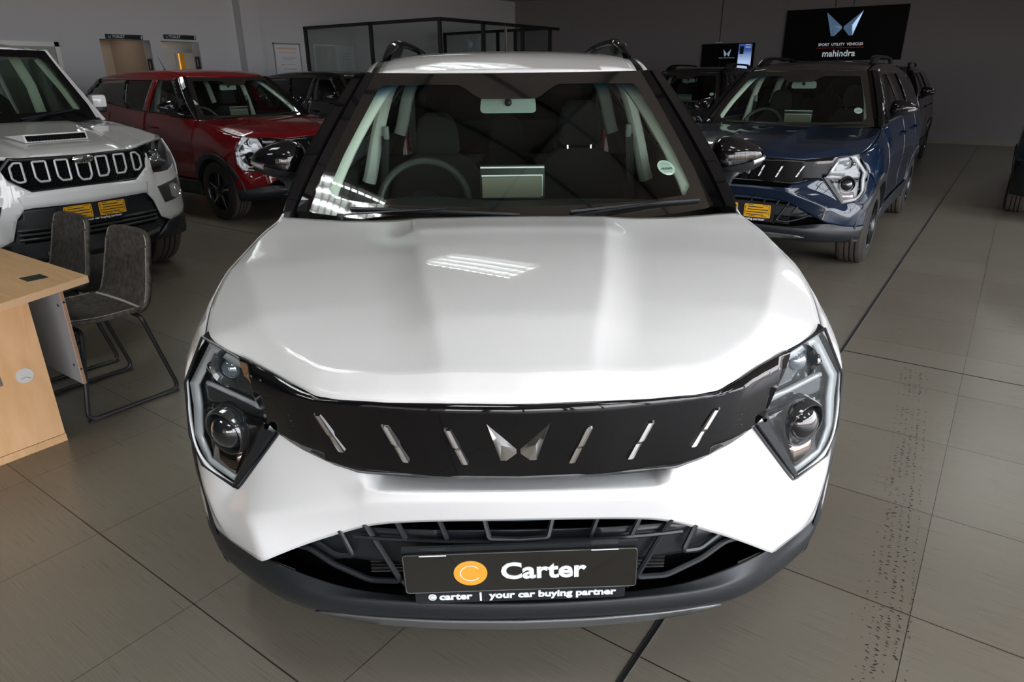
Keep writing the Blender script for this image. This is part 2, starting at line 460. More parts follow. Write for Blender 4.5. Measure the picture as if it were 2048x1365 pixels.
def build_suv(root, plate):
    P = lambda *a, **k: panel(*a, **k)
    # ---- hood
    y_r = hermite([0, .2, .38, .53, .64, .74, .778], [1.045, 1.048, 1.056, 1.078, 1.115, 1.155, 1.166])
    NU, us = 64, None
    vr = [0, .006, .012, .020, .032, .0445, .0455] + [.0455 + (1 - .0455) * (i / 46) for i in range(1, 47)]
    bm = bmesh.new(); rows = []
    for k, v_ in enumerate(vr):
        row = []
        for i in range(-NU, NU + 1):
            u = abs(i) / NU; f0 = h_yf(.757 * u); f1 = y_r(.776 * u)
            y = f0 + v_ if k < 7 else f0 + .0455 + (f1 - f0 - .0455) * (v_ - .0455) / (1 - .0455)
            ys_ = .402 + v_ if k < 7 else .402 + .0455 + (1.166 - .4475) * (v_ - .0455) / (1 - .0455)
            x = u * (g_x(ys_) - .0055)
            # the front edge leaves the grid lines straight ahead, the sides bow outwards
            row.append(bm.verts.new((math.copysign(x, i), y, HOOD(x, y))))
        rows.append(row)
    for A, B in zip(rows, rows[1:]):
        for j in range(2 * NU): bm.faces.new((A[j], A[j + 1], B[j + 1], B[j]))
    hood = bmobj('hood', bm, CW, root, angle=24)
    md = hood.modifiers.new('thickness', 'SOLIDIFY'); md.thickness = .012; md.offset = -1
    hood['label'] = 'ridged painted bonnet'
    # underside curl of the bonnet's front edge
    # ---- fenders, doors, quarters (both sides)
    Ca, Cr, Ro = .80, 3.42, .405
    def arc(cy, a0, a1, R=Ro, k=16, cz=.33):
        return [(cy + R * math.cos(math.radians(a0 + (a1 - a0) * i / k)), cz + R * math.sin(math.radians(a0 + (a1 - a0) * i / k))) for i in range(k + 1)]
    top = [(y, top_line(y)[1]) for y in np.linspace(.405, 1.165, 22)]
    fender = top + [(1.172, .95)] + [(1.172, .50)] + arc(Ca, 24, 122, k=22) + [(.437, .788), (.430, .80)]
    bl = lambda a, b, k: [(y, belt(y)) for y in np.linspace(a, b, k)]
    fdoor = [(1.172, .425), (1.172, 1.066)] + bl(1.2, 2.2, 9) + [(2.2, .425)]
    a_r = arc(Cr, 180 - 13.5, 103, k=14)
    rdoor = [(2.2, .425), (2.2, belt(2.2))] + bl(2.3, 3.02, 7) + [(3.06, 1.0), (3.10, .64)] + [p for p in arc(Cr, 140, 166, k=6)] + [(3.02, .425)]
    quarter = bl(3.02, 4.0, 9) + [(4.03, 1.05), (4.05, .80), (4.05, .62), (3.95, .60)] + arc(Cr, 40, 141, k=18)[0:] + [(3.10, .64), (3.06, 1.0)]
    for s in (1, -1):
        P('fender', fender, SIDE, (.03, .03), CW, root, side=s, thick=.004)
        d = P('front_door', fdoor, SIDE, (.05, .03), CW, root, side=s, thick=.006, gap=.002)
        e = P('rear_door', rdoor, SIDE, (.05, .03), CW, root, side=s, thick=.006, gap=.002)
        P('quarter_panel', quarter, SIDE, (.04, .03), CW, root, side=s, thick=.006, gap=.001)
        for dd, y in ((d, 2.02), (e, 2.93)):
            bm = bmesh.new()
            x0 = SIDE(y, .97)[0]
            pts = [(x0 - .004, y - .10, .965), (x0 + .026, y - .085, .97), (x0 + .034, y, .974), (x0 + .026, y + .085, .978), (x0 - .004, y + .10, .98)]
            tube(bm, smooth_path([(s * a, b, c) for a, b, c in pts], 4), .013, 8, flat=.8)
            bmobj('door_handle', bm, CW, dd)
        # cladding: sill and arch lips
        sill = [(1.12, .25), (1.14, .42), (3.06, .42), (3.08, .25)]
        P('sill_cladding', sill, lambda y, z: (SIDE(y, z)[0] + .012 - .10 * max(0, .30 - z), y, z), (.1, .03), BLACK_PLASTIC, root, side=s, thick=.02)
        for cy in (Ca, Cr):
            bm = bmesh.new(); rings = []
            for i in range(25):
                a = math.radians(-18 + 216 * i / 24); row = []
                for R, o in ((.415, .004), (.408, .016), (.385, .020), (.350, .018), (.345, -.03), (.345, -.16)):
                    y, z = cy + R * math.cos(a), .33 + R * math.sin(a)
                    zz = max(z, .24)
                    row.append(bm.verts.new((s * (min(hw(min(max(y, .42), 4)), SIDE(min(max(y, .42), 4.0), max(z, .3))[0] + .0) + o), y, zz)))
                rings.append(row)
            for A, B in zip(rings, rings[1:]):
                for j in range(5): bm.faces.new((A[j], A[j + 1], B[j + 1], B[j]))
            bmobj('arch_cladding', bm, BLACK_PLASTIC, root, angle=40)
        # greenhouse
        P('a_pillar', [(1.19, 1.070), (1.37, 1.088), (1.86, 1.49), (1.80, 1.512), (1.73, 1.512)], GREEN, .04, GLOSS_BLACK, root, side=s, thick=.008)
        P('roof_side_rail', [(1.80, 1.512), (1.87, 1.482), (2.9, 1.488), (3.55, 1.47), (3.62, 1.512)], GREEN, .06, CW, root, side=s, thick=.008)
        P('b_pillar', [(2.17, belt(2.17)), (2.165, 1.486), (2.275, 1.487), (2.29, belt(2.29))], GREEN, .05, CW, root, side=s, thick=.012)
        P('window_surround', [(2.60, belt(2.6) - .004), (2.72, 1.215), (2.88, 1.488), (3.55, 1.472), (3.86, 1.25), (3.5, belt(3.5) - .002), (3.1, belt(3.1) - .002)], GREEN, .06, GLOSS_BLACK, root, side=s, thick=.008)
        w = P('front_window', [(1.39, 1.092), (1.875, 1.480), (2.163, 1.486), (2.168, belt(2.168))], lambda y, z: (GREEN(y, z)[0] - .006, y, z), .08, SIDE_GLASS, root, side=s, thick=0)
        P('rear_window', [(2.292, belt(2.292)), (2.277, 1.487), (2.885, 1.488), (2.72, 1.215), (2.58, belt(2.58))], lambda y, z: (GREEN(y, z)[0] - .006, y, z), .08, DARK_GLASS, root, side=s, thick=0)
        # belt moulding
        bm = bmesh.new()
        tube(bm, [(s * (GREEN(y, belt(y))[0] + .002), y, belt(y) - .002) for y in np.linspace(1.30, 2.62, 14)], .008, 6)
        bmobj('belt_moulding', bm, SATIN_BLACK, root)
        # front of the A pillar, between windscreen edge and door frame
        bm = bmesh.new(); rows = []
        for i in range(15):
            t = i / 14
            zw = 1.066 + (1.517 - 1.066) * t
            xw = .722 + (.522 - .722) * t
            a = Vector((s * xw, WSY(xw, zw) - .002, zw))
            yb = 1.19 + (1.73 - 1.19) * t; zb = 1.070 + (1.512 - 1.070) * t
            gx, gy, gz = GREEN(yb, zb); b = Vector((s * gx, gy, gz))
            m1 = a.lerp(b, .30) + Vector((s * .004, -.014, .006)); m2 = a.lerp(b, .36) + Vector((s * .002, .004, 0)); m3 = a.lerp(b, .44) + Vector((s * .006, -.012, .006)); m4 = a.lerp(b, .85) + Vector((s * .008, -.006, .004))
            rows.append([bm.verts.new(p) for p in (a, m1, m2, m3, m4, b)])
        for A, B in zip(rows, rows[1:]):
            for j in range(5): bm.faces.new((A[j], A[j + 1], B[j + 1], B[j]))
        bmobj('pillar_trim', bm, GLOSS_BLACK, root, angle=30)
    # ---- roof
    rp = [(x, WSY(x, 1.518) + .004) for x in np.linspace(0, .508, 8)] + [(.515, 2.2), (.515, 3.0), (.50, 3.5), (.47, 3.72), (.25, 3.76), (0, 3.77)]
    P('roof', rp, ROOF, .06, CW, root, both=True, thick=.01, off=-1)
    for s in (1, -1):
        for nm, xa, xb, m, dz in (('roof_channel', .511, .535, SATIN_BLACK, -.012), ('roof_edge', .537, .602, CW, 0)):
            bm = bmesh.new(); rows = []
            for y in np.linspace(1.715, 3.66, 26):
                k = min(1, (y - 1.715) / .25); row = []
                xe = xa + (xb - xa) * (.45 + .55 * k) if nm == 'roof_edge' else xb
                for t in (0, .25, .5, .75, 1):
                    x = xa + (xe - xa) * t
                    z = ROOF(.535, y)[2] + dz
                    if nm == 'roof_edge': z = ROOF(.535, y)[2] + .004 - (ROOF(.535, y)[2] + .004 - 1.508) * t ** 2.2
                    row.append(bm.verts.new((s * x, y, z)))
                rows.append(row)
            for A, B in zip(rows, rows[1:]):
                for j in range(4): bm.faces.new((A[j], A[j + 1], B[j + 1], B[j]))
            o = bmobj(nm, bm, m, root, angle=60)
        # roof rail : flattened bar on two feet
        bm = bmesh.new()
        pts = smooth_path([(s * .515, 1.93, 1.572), (s * .500, 2.02, 1.612), (s * .492, 2.14, 1.636), (s * .495, 2.35, 1.645), (s * .50, 2.8, 1.645), (s * .497, 3.2, 1.634), (s * .49, 3.40, 1.60), (s * .49, 3.48, 1.572)], 5)
        rr = [.006 + .014 * min(1, i / 6, (len(pts) - 1 - i) / 6) for i in range(len(pts))]
        tube(bm, pts, .02, 10, rr=rr, flat=.8)
        for fin in ([(1.94, 1.560), (2.03, 1.612), (2.14, 1.634), (2.34, 1.643), (2.42, 1.638), (2.30, 1.600), (2.20, 1.572)], [(3.22, 1.575), (3.16, 1.632), (3.40, 1.600), (3.47, 1.565)]):
            prism(bm, fin, lambda y, z: (s * .503 + .012, y, z), lambda y, z: (s * .503 - .012, y, z))
        bmobj('roof_rail', bm, GLOSS_BLACK, root)
    bm = bmesh.new()
    lathe(bm, [(0, .030), (.010, .026), (.022, .012), (.024, .0)], 12, 'Z', (0, 3.10, 1.598))
    tube(bm, [(0, 3.10, 1.615), (0, 3.16, 1.70), (0, 3.22, 1.785)], .0035, 6, rr=[.005, .0035, .002])
    bmobj('antenna', bm, SATIN_BLACK, root)
    # ---- windscreen
    edge = [(0, 1.045), (.35, 1.048), (.60, 1.055), (.724, 1.066), (.523, 1.518), (.25, 1.514), (0, 1.513)]
    ws = P('windscreen', edge, WS, .05, WINDSCREEN, root, both=True, thick=0)
    def lift(x, z): return (x, WSY(x, z) - .0015, z)
    bm = bmesh.new()
    # black border printed round the glass, with its deep patch behind the mirror
    inner = [(0, 1.094), (.45, 1.098), (.615, 1.108), (.640, 1.135), (.60, 1.24), (.497, 1.458), (.478, 1.472), (.30, 1.474), (.190, 1.473), (.165, 1.462), (.118, 1.432), (.100, 1.424), (0, 1.423)]
    outer = [(0, 1.045), (.45, 1.050), (.69, 1.063), (.722, 1.072), (.655, 1.24), (.527, 1.500), (.520, 1.518), (.35, 1.515), (.20, 1.514), (.155, 1.514), (.115, 1.513), (.085, 1.513), (0, 1.513)]
    V = []; F = []
    for i in range(len(inner) - 1):
        for k in range(6):
            for (t0, t1) in ((0, .5), (.5, 1)):
                u0, u1 = k / 6, (k + 1) / 6
                q = []
                for (u, t) in ((u0, t0), (u1, t0), (u1, t1), (u0, t1)):
                    a = Vector(inner[i]).lerp(Vector(inner[i + 1]), u); b = Vector(outer[i]).lerp(Vector(outer[i + 1]), u)
                    c = a.lerp(b, t); q.append(c)
                for s in (1, -1):
                    vs = [bm.verts.new((s * c.x, WSY(c.x, c.y) - .0018, c.y)) for c in q]
                    try: bm.faces.new(vs)
                    except ValueError: pass
    bmesh.ops.remove_doubles(bm, verts=bm.verts[:], dist=2e-4)
    bmobj('windscreen_border', bm, mat('windscreen_black_border', (.010, .009, .008), .05, coat=1.0), ws)
    bm = bmesh.new()
    lathe(bm, [(0, .026), (.0006, .026), (.0006, .0)], 24, 'Y')
    o = bmobj('licence_disc', bm, mat('licence_disc_paper', (.62, .72, .66), .6), root)
    o.location = (.560, WSY(.56, 1.193) + .002, 1.193); o.rotation_euler = (-math.atan2(.54, .46), 0, math.radians(18)); o.scale = (1.3, 1, 1.35)
    bm = bmesh.new()
    for k in range(9): box(bm, (-.017 + k * .004, -.001, -.008), (-.0155 + k * .004 + .001 * (k % 2), -.0006, .000))
    for k, w in enumerate((.006, .014, .017, .015)): box(bm, (-w, -.001, .019 - k * .005), (w, -.0006, .0198 - k * .005))
    box(bm, (-.013, -.001, -.014), (.013, -.0006, -.013))
    p = bmobj('print', bm, mat('dark_print', (.06, .08, .07), .6), o)
    # cowl and wipers
    P('cowl', [(0, 1.00), (.6, 1.05), (.76, 1.15), (.74, 1.29), (.5, 1.20), (0, 1.14)], lambda x, y: (x, y, HOOD(min(x, .5), min(y, 1.05)) - .040 - .06 * max(0, (y - 1.1))), .05, DARK_PLASTIC, root, both=True, thick=.004)
    for (px, tx, tz0, tz1) in ((-.58, .03, 1.083, 1.073), (.17, .665, 1.078, 1.090)):
        bm = bmesh.new()
        def wp(x, z, d): return (x, WSY(x, z) - d, z)
        arm = [wp(px, 1.066, .030), wp(px + .06, 1.074, .034), wp(px + .36, (tz0 + tz1) / 2 + .016, .030)]
        tube(bm, arm, .006, 6, flat=.6)
        lathe(bm, [(-.012, .012), (.006, .011), (.008, 0)], 10, 'Z', wp(px, 1.064, .030))
        bl_ = [wp(px + .03 + (tx - px - .03) * t, tz0 + (tz1 - tz0) * t + .006 * math.sin(PI * t), .010 + .008 * math.sin(PI * t)) for t in np.linspace(0, 1, 12)]
        tube(bm, bl_, .0055, 6, flat=1.3)
        bmobj('wiper', bm, SATIN_BLACK, root)
    # ---- grille
    gl = [(0, .896), (.15, .894), (.30, .887), (.417, .877), (.44, .880), (.52, .893), (.634, .905), (.574, .762), (.545, .746), (.45, .726), (.347, .700), (.2, .706), (0, .712)]
    gr = P('grille', gl, lambda x, z: GRL(x, z), .03, GLOSS_BLACK, root, both=True, thick=.012, angle=30, extra=[((.435, .8, 0), (.88, .47, 0))])
    # raised centre plate edge line
    bm = bmesh.new()
    for s in (1, -1):
        e = [(s * x, GRL(x, z)[1] - .003, z) for x, z in ((0, .862), (.2, .858), (.432, .846), (.372, .727), (.345, .722))]
        tube(bm, e, .0022, 6)
    bmobj('grille_edge', bm, GLOSS_BLACK, gr)
    bm = bmesh.new()
    for s in (1, -1):
        tube(bm, [(s * x, GRL(x, z)[1] - .002, z) for x, z in ((0, .716), (.12, .715), (.24, .711), (.345, .704), (.40, .714), (.45, .729), (.545, .748))], .0055, 6)
    bmobj('grille_lip', bm, mat('satin_grey_plastic', (.10, .105, .11), .35), gr)
    for s in (1, -1):
        for (xt, zt, xb, zb) in ((.430, .843, .379, .749), (.280, .837, .236, .742), (.148, .839, .110, .746)):
            bm = bmesh.new(); w = .0085; rows = []
            for t, ww, h in ((0, .35, .004), (.06, 1, .013), (.5, 1, .016), (.58, 1, .012), (.95, 1, .015), (1, .6, .005)):
                x = xt + (xb - xt) * t; z = zt + (zb - zt) * t
                row = []
                for o, d in ((-1, 0), (-.75, .9), (.15, 1), (.75, .8), (1, 0)):
                    xx = x + o * w * ww; row.append(bm.verts.new((s * xx, GRL(xx, z)[1] + .001 - h * d, z + (o * .004 if t in (0, 1) else 0))))
                rows.append(row)
            for A, B in zip(rows, rows[1:]):
                for j in range(4): bm.faces.new((A[j], A[j + 1], B[j + 1], B[j]))
            for A in (rows[0], rows[-1]): bm.faces.new(A)
            o = bmobj('grille_slat', bm, CHROME, gr, angle=20); o['label'] = 'slanted chrome grille slat'
    # emblem: two mirrored faceted blades
    bm = bmesh.new()
    for s in (1, -1):
        pts = [(.0645, .849), (.004, .788), (.004, .777), (.0245, .7585), (.0375, .7585)]
        ap = (.035, .806)
        B0 = [bm.verts.new((s * x, GRL(x, z)[1] + .001, z)) for x, z in pts]
        B1 = [bm.verts.new((s * x, GRL(x, z)[1] - .006, z)) for x, z in pts]
        A = bm.verts.new((s * ap[0], GRL(*ap)[1] - .020, ap[1]))
        k = len(pts)
        for i in range(k):
            bm.faces.new((B0[i], B0[(i + 1) % k], B1[(i + 1) % k], B1[i])); bm.faces.new((B1[i], B1[(i + 1) % k], A))
    o = bmobj('emblem', bm, CHROME, gr, smooth=False); o['label'] = 'twin blade chrome emblem'
    # studs on the grille wings
    for s in (1, -1):
        bm = bmesh.new()
        for i in range(9):
            for j in range(12):
                x = .600 - .014 * i - .0045 * j * 1.0; z = .876 - .0115 * j + (.0057 if i % 2 else 0)
                lim = .626 - (.888 - z) * .42
                if x > lim - .012 or x < lim - .095 or z < .765: continue
                if z > .882 - (.6 - x) * .12: continue
                r = .0046 * (1 - .5 * (lim - x) / .1)
                c = Vector((s * x, GRL(x, z)[1] - .0055, z)); A = bm.verts.new(c - Vector((0, .0016, 0)))
                R = [bm.verts.new(c + Vector((s * dx * r, .6 * dx * r, dz * r))) for dx, dz in ((1, .1), (0, 1.1), (-1, -.1), (0, -1.1))]
                for q in range(4): bm.faces.new((A, R[q], R[(q + 1) % 4]))
        bmobj('wing_studs', bm, SATIN_SILVER, gr, smooth=False)
    # ---- bumper skin (faceted, softened)
    def hz(x, y): return HOOD(x, y)
    V = {}
    def v(n, x, y, z): V[n] = (x, y, z)
    v('l0', 0, .170, .672); v('l1', .300, .188, .668); v('lc', .342, .148, .697); v('G1', .546, .250, .745)
    v('a0', 0, .085, .677); v('a1', .299, .106, .668); v('a2', .338, .122, .672)
    v('b0', 0, .080, .657); v('b1', .306, .106, .645); v('M', .354, .126, .622)
    v('w0', 0, .100, .594); v('w1', .300, .136, .570); v('w2', .372, .160, .534); v('w3', .500, .184, .478); v('T', .622, .200, .411)
    v('N', .572, .262, .756); v('LB', .704, .325, .546); v('LO', .815, .388, .572); v('LO2', .846, .418, .640); v('LM', .838, .436, .786)
    v('F', .642, .216, .530); v('K2', .776, .325, .440); v('K1', .846, .425, .520)
    v('T2', .755, .335, .372); v('T3', .846, .425, .362); v('T4', .866, .455, .372)
    v('S1', .890, .580, .690); v('S2', .880, .500, .600); v('S3', .870, .455, .480)
    v('S0', .884, .575, .786)
    names = list(V)
    FQ = [('l0', 'l1', 'a1', 'a0'), ('l1', 'lc', 'a2', 'a1'), ('a0', 'a1', 'b1', 'b0'), ('a1', 'a2', 'M', 'b1'), ('b0', 'b1', 'w1', 'w0'), ('b1', 'M', 'w2', 'w1'),
          ('lc', 'G1', 'M', 'a2'), ('G1', 'N', 'LB'), ('M', 'G1', 'LB', 'F'), ('M', 'F', 'w3', 'w2'), ('F', 'T', 'w3'),
          ('LB', 'LO', 'K1', 'K2'), ('LB', 'K2', 'F'), ('F', 'K2', 'T2', 'T'), ('K1', 'T3', 'T2', 'K2'), ('LO', 'LO2', 'S2', 'K1'), ('LO2', 'LM', 'S0', 'S1'), ('LO2', 'S1', 'S2'), ('K1', 'S2', 'S3'), ('K1', 'S3', 'T4', 'T3')]
    bm = bmesh.new(); cr = bm.edges.layers.float.new('crease_edge')
    for s in (1, -1):
        bv = {k: bm.verts.new((s * c[0], c[1], c[2])) for k, c in V.items()}
        for f in FQ: bm.faces.new([bv[k] for k in (f if s > 0 else f[::-1])])
    bmesh.ops.remove_doubles(bm, verts=bm.verts[:], dist=1e-5)
    sharp = [('a0', 'a1'), ('a1', 'a2'), ('M', 'F'), ('G1', 'M'), ('F', 'T'), ('K1', 'K2'), ('K2', 'T2'), ('LB', 'F'), ('M', 'w2'), ('l1', 'a1'), ('lc', 'a2'), ('b0', 'b1'), ('b1', 'M'), ('a2', 'M'), ('K2', 'F'), ('LB', 'K2')]
    wgt = dict.fromkeys(map(frozenset, sharp), .93)
    for p, q in (('a0', 'a1'), ('b0', 'b1'), ('b1', 'M'), ('a2', 'M'), ('a1', 'a2')): wgt[frozenset((p, q))] = .6
    for p, q in (('K2', 'F'), ('LB', 'K2')): wgt[frozenset((p, q))] = .15
    key = {k: Vector(c) for k, c in V.items()}
    def nm(co):
        c = Vector((abs(co.x), co.y, co.z))
        return min(key, key=lambda k: (key[k] - c).length)
    for e in bm.edges:
        a, b = nm(e.verts[0].co), nm(e.verts[1].co)
        w = wgt.get(frozenset((a, b)), 0)
        if e.is_boundary: w = 1.0
        e[cr] = w
    o = bmobj('front_bumper', bm, CW, root, angle=180)
    md = o.modifiers.new('skin', 'SUBSURF'); md.levels = md.render_levels = 3
    md = o.modifiers.new('thickness', 'SOLIDIFY'); md.thickness = .005; md.offset = -1
    # ---- lower black bumper
    st = [[(0, .115, .363), (0, .085, .371), (0, .078, .345), (0, .104, .302), (0, .17, .25)],
          [(.25, .128, .363), (.25, .100, .371), (.25, .092, .342), (.25, .115, .299), (.25, .18, .25)],
          [(.42, .150, .368), (.488, .138, .360), (.486, .130, .335), (.475, .150, .292), (.49, .21, .245)],
          [(.618, .206, .413), (.585, .190, .368), (.582, .182, .330), (.585, .200, .280), (.58, .26, .24)],
          [(.755, .340, .376), (.690, .272, .350), (.685, .262, .312), (.690, .292, .265), (.68, .34, .235)],
          [(.846, .430, .366), (.800, .362, .335), (.798, .362, .295), (.795, .392, .252), (.78, .44, .228)],
          [(.874, .470, .372), (.862, .446, .335), (.857, .452, .290), (.845, .470, .245), (.82, .52, .225)]]
    bm = bmesh.new(); cr = bm.edges.layers.float.new('crease_edge')
    for s in (1, -1):
        R = [[bm.verts.new((s * x, y, z)) for x, y, z in r] for r in st]
        for A, B in zip(R, R[1:]):
            for j in range(4): bm.faces.new((A[j], A[j + 1], B[j + 1], B[j]))
    bmesh.ops.remove_doubles(bm, verts=bm.verts[:], dist=1e-5)
    c1s = {tuple(round(q, 4) for q in r[1]) for r in st}
    for e in bm.edges:
        k = [(round(abs(w.co.x), 4), round(w.co.y, 4), round(w.co.z, 4)) for w in e.verts]
        e[cr] = 1.0 if e.is_boundary else (.5 if all(q in c1s for q in k) else 0)
    lb = bmobj('lower_bumper', bm, BLACK_PLASTIC, root, angle=180)
    md = lb.modifiers.new('skin', 'SUBSURF'); md.levels = md.render_levels = 3
    md = lb.modifiers.new('thickness', 'SOLIDIFY'); md.thickness = .005; md.offset = -1
    sk = [(-.40, .0), (-.28, .0), (0, 0)]
    P('skid_plate', [(0, .312), (.26, .309), (.44, .300), (.50, .285), (.40, .272), (.25, .266), (0, .264)], lambda x, z: (x, .104 + p_f(x) * .62 + (.30 - z) * .5, z), .03, SATIN_SILVER, lb, both=True, thick=.006)
    # ---- lower grille: dark cavity, back panels, bars
    low = root
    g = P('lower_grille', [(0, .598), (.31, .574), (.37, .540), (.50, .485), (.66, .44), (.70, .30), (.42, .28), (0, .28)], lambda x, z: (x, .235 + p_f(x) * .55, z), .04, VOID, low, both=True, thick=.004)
    def LG(x, z, d=0): return (x, .118 + p_f(abs(x)) * .80 - .05 * max(0, abs(x) - .45) + d, z)
    P('vent_ledge', [(0, .545), (.20, .540), (.34, .535), (.37, .530), (.45, .505), (.52, .455), (.46, .420), (.40, .440), (.20, .44), (0, .44)], lambda x, z: LG(x, z, .016), .03, SATIN_BLACK, g, both=True, thick=.004)
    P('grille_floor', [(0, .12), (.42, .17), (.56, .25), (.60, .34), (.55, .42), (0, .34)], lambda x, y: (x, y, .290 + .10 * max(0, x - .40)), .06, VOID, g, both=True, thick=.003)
    bm = bmesh.new()
    tube(bm, [(x, .150 + p_f(abs(x)) * .8, .578 - .10 * x * x) for x in np.linspace(-.33, .33, 17)], .019, 10)
    bmobj('crash_bar', bm, mat('blue_grey_steel', (.035, .055, .075), .4), g)
    bm = bmesh.new()
    tube(bm, [LG(x, .526 - .05 * x * x, -.004) for x in np.linspace(-.38, .38, 19)], .005, 6)
    for s in (1, -1):
        f = lambda x, z, d=0: (s * LG(x, z)[0], LG(x, z)[1] + d, z)
        tube(bm, round_corners([f(.080, .594, .010), f(.066, .538, -.008), (0, .108, .537)], .008), .0062, 6)
        for xt, zt, xb, zb in ((.184, .590, .162, .530), (.286, .583, .258, .524)):
            tube(bm, [f(xt, zt, .010), f(xb, zb, -.002)], .0062, 6, flat=1.2)
        tube(bm, round_corners([f(.352, .552, .004), f(.275, .408, -.008), f(.35, .398, -.004), f(.44, .425, .0), f(.50, .455, .004), f(.575, .440, .012)], .014), .0072, 7)
        tube(bm, round_corners([f(.415, .524, .004), f(.385, .465, -.008), f(.43, .458, -.004), f(.50, .485, .010)], .012), .0066, 7)
        tube(bm, [f(.275, .408, -.006), f(.255, .378, -.002)], .005, 6)
    bmobj('grille_bars', bm, SATIN_BLACK, g)
    bm = bmesh.new()
    for k in range(9): box(bm, (-.36, .205, .372 + k * .010), (.36, .212, .375 + k * .010))
    bmobj('radiator', bm, mat('radiator_fins', (.05, .05, .052), .5), g)
    # trough between grille and bumper ledge
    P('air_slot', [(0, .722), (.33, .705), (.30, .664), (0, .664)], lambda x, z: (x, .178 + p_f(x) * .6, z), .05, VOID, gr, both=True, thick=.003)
    # ---- lamps
    for s in (1, -1):
        L = lambda x, z, d=0: LAMP(x, z, d)
        up = [(.755, .922), (.628, .892), (.573, .757), (.802, .724), (.838, .786)]
        lo_ = [(.802, .724), (.573, .757), (.545, .748), (.545, .742), (.698, .546), (.712, .546), (.815, .568), (.848, .640), (.838, .786)]
        hl = P('headlamp', [(.757, .923), (.628, .892), (.573, .757), (.545, .747), (.698, .546), (.712, .545), (.816, .568), (.848, .640), (.839, .786)], lambda x, z: L(x, z, .034), .03, LAMP_BLACK, root, side=s, thick=.004)
        # side wall of the housing
        bm = bmesh.new(); ring = [(.757, .923), (.628, .892), (.573, .757), (.545, .747), (.698, .546), (.712, .545), (.816, .568), (.848, .640), (.839, .786)]
        A = [bm.verts.new((s * L(x, z, 0)[0], L(x, z, .001)[1], z)) for x, z in ring]; B = [bm.verts.new((s * x, L(x, z, .036)[1], z)) for x, z in ring]
        for i in range(len(ring)): bm.faces.new((A[i], A[(i + 1) % 9], B[(i + 1) % 9], B[i]))
        bmobj('lamp_wall', bm, LAMP_BLACK, hl)
        def piece(nm, poly, d0, d1, m, step=.03, label=None, par=hl):
            V_, F_ = grid_cut(poly, step)
            bm = bmesh.new(); k = len(V_)
            a = [bm.verts.new((s * x, L(x, z, d0)[1], z)) for x, z in V_]
            for f in F_: bm.faces.new([a[i] for i in f])
            o = bmobj(nm, bm, m, par, angle=30)
            md = o.modifiers.new('thickness', 'SOLIDIFY'); md.thickness = d1; md.offset = -1 if s > 0 else -1
            if label: o['label'] = label
            return o
        outer = [(.630, .884), (.740, .908), (.828, .784), (.826, .722), (.836, .640), (.806, .574), (.709, .554)]
        innr = [(.634, .865), (.729, .886), (.803, .782), (.801, .728), (.812, .642), (.790, .590), (.705, .571)]
        piece('daytime_light', outer + innr[::-1], .010, .008, DRL, .05, 'grey-white light guide')
        piece('upper_bezel', [(.632, .862), (.722, .880), (.795, .782), (.795, .733), (.578, .764), (.592, .790)], .026, .004, LAMP_GREY, .03)
        # reflector bowl and projector
        c = Vector((s * .684, L(.684, .853, .020)[1], .853))
        bm = bmesh.new()
        rim = lathe(bm, [(.010, .050), (-.006, .048), (.004, .034), (.014, .026)], 28, 'Y', c, mi=0)
        o = bmobj('reflector', bm, LAMP_GREY, hl)
        bm = bmesh.new(); lathe(bm, [(-.012 + .0, .0), (-.011, .010), (-.006, .020), (.004, .026), (.012, .027)], 24, 'Y', c + Vector((s * -.002, -.004, 0)))
        bmobj('projector_lens', bm, mat('clear_projector_lens', (.20, .24, .28), .02, metal=.6, coat=1.0), hl)
        bm = bmesh.new(); lathe(bm, [(-.006, .012), (.006, .016)], 16, 'Y', c + Vector((s * .052, .012, -.004)))
        lathe(bm, [(-.004, .0), (-.002, .008), (.006, .012)], 16, 'Y', c + Vector((s * .052, .008, -.004)))
        bmobj('small_reflector', bm, REFLECTOR, hl)
        # wedge of clear light guide pointing to the grille
        piece('light_wedge', [(.640, .868), (.628, .868), (.590, .786), (.600, .780), (.770, .797), (.766, .806), (.612, .792)], .008, .010, DRL, .05, 'narrow clear light guide')
        piece('wedge_edge', [(.632, .866), (.6285, .866), (.592, .7865), (.596, .7855)], .004, .004, CHROME, .05)
        # lower chamber
        piece('lower_bezel', [(.800, .716), (.765, .742), (.610, .744), (.570, .735), (.706, .560), (.790, .588), (.815, .642)], .022, .004, GLOSS_BLACK, .03)
        c = Vector((s * .715, L(.715, .692, .000)[1], .692))
        rot = Matrix.Translation(c) @ Matrix.Rotation(s * math.radians(28), 4, 'Z') @ Matrix.Rotation(math.radians(6), 4, 'X')
        bm = bmesh.new(); lathe(bm, [(.030, .066), (-.004, .064), (-.011, .060), (-.010, .056), (.002, .051), (.02, .050)], 40, 'Y'); bm.transform(rot)
        r1 = bmobj('fog_ring', bm, mat('glossy_dark_ring', (.02, .021, .023), .12, coat=1.0), hl)
        bm = bmesh.new(); lathe(bm, [(-.030, 0), (-.0285, .012), (-.023, .026), (-.014, .038), (.0, .047), (.014, .050)], 36, 'Y'); bm.transform(rot)
        bmobj('fog_projector', bm, LENS_BALL, hl)['label'] = 'round black projector lens'
        piece('lower_reflector', [(.768, .636), (.676, .646), (.712, .571), (.781, .593)], .012, .004, REFLECTOR if False else mat('smoked_mirror', (.20, .15, .13), .06, metal=1.0), .05)
        # slanted frame bar on the inner side
        bm = bmesh.new(); rows = []
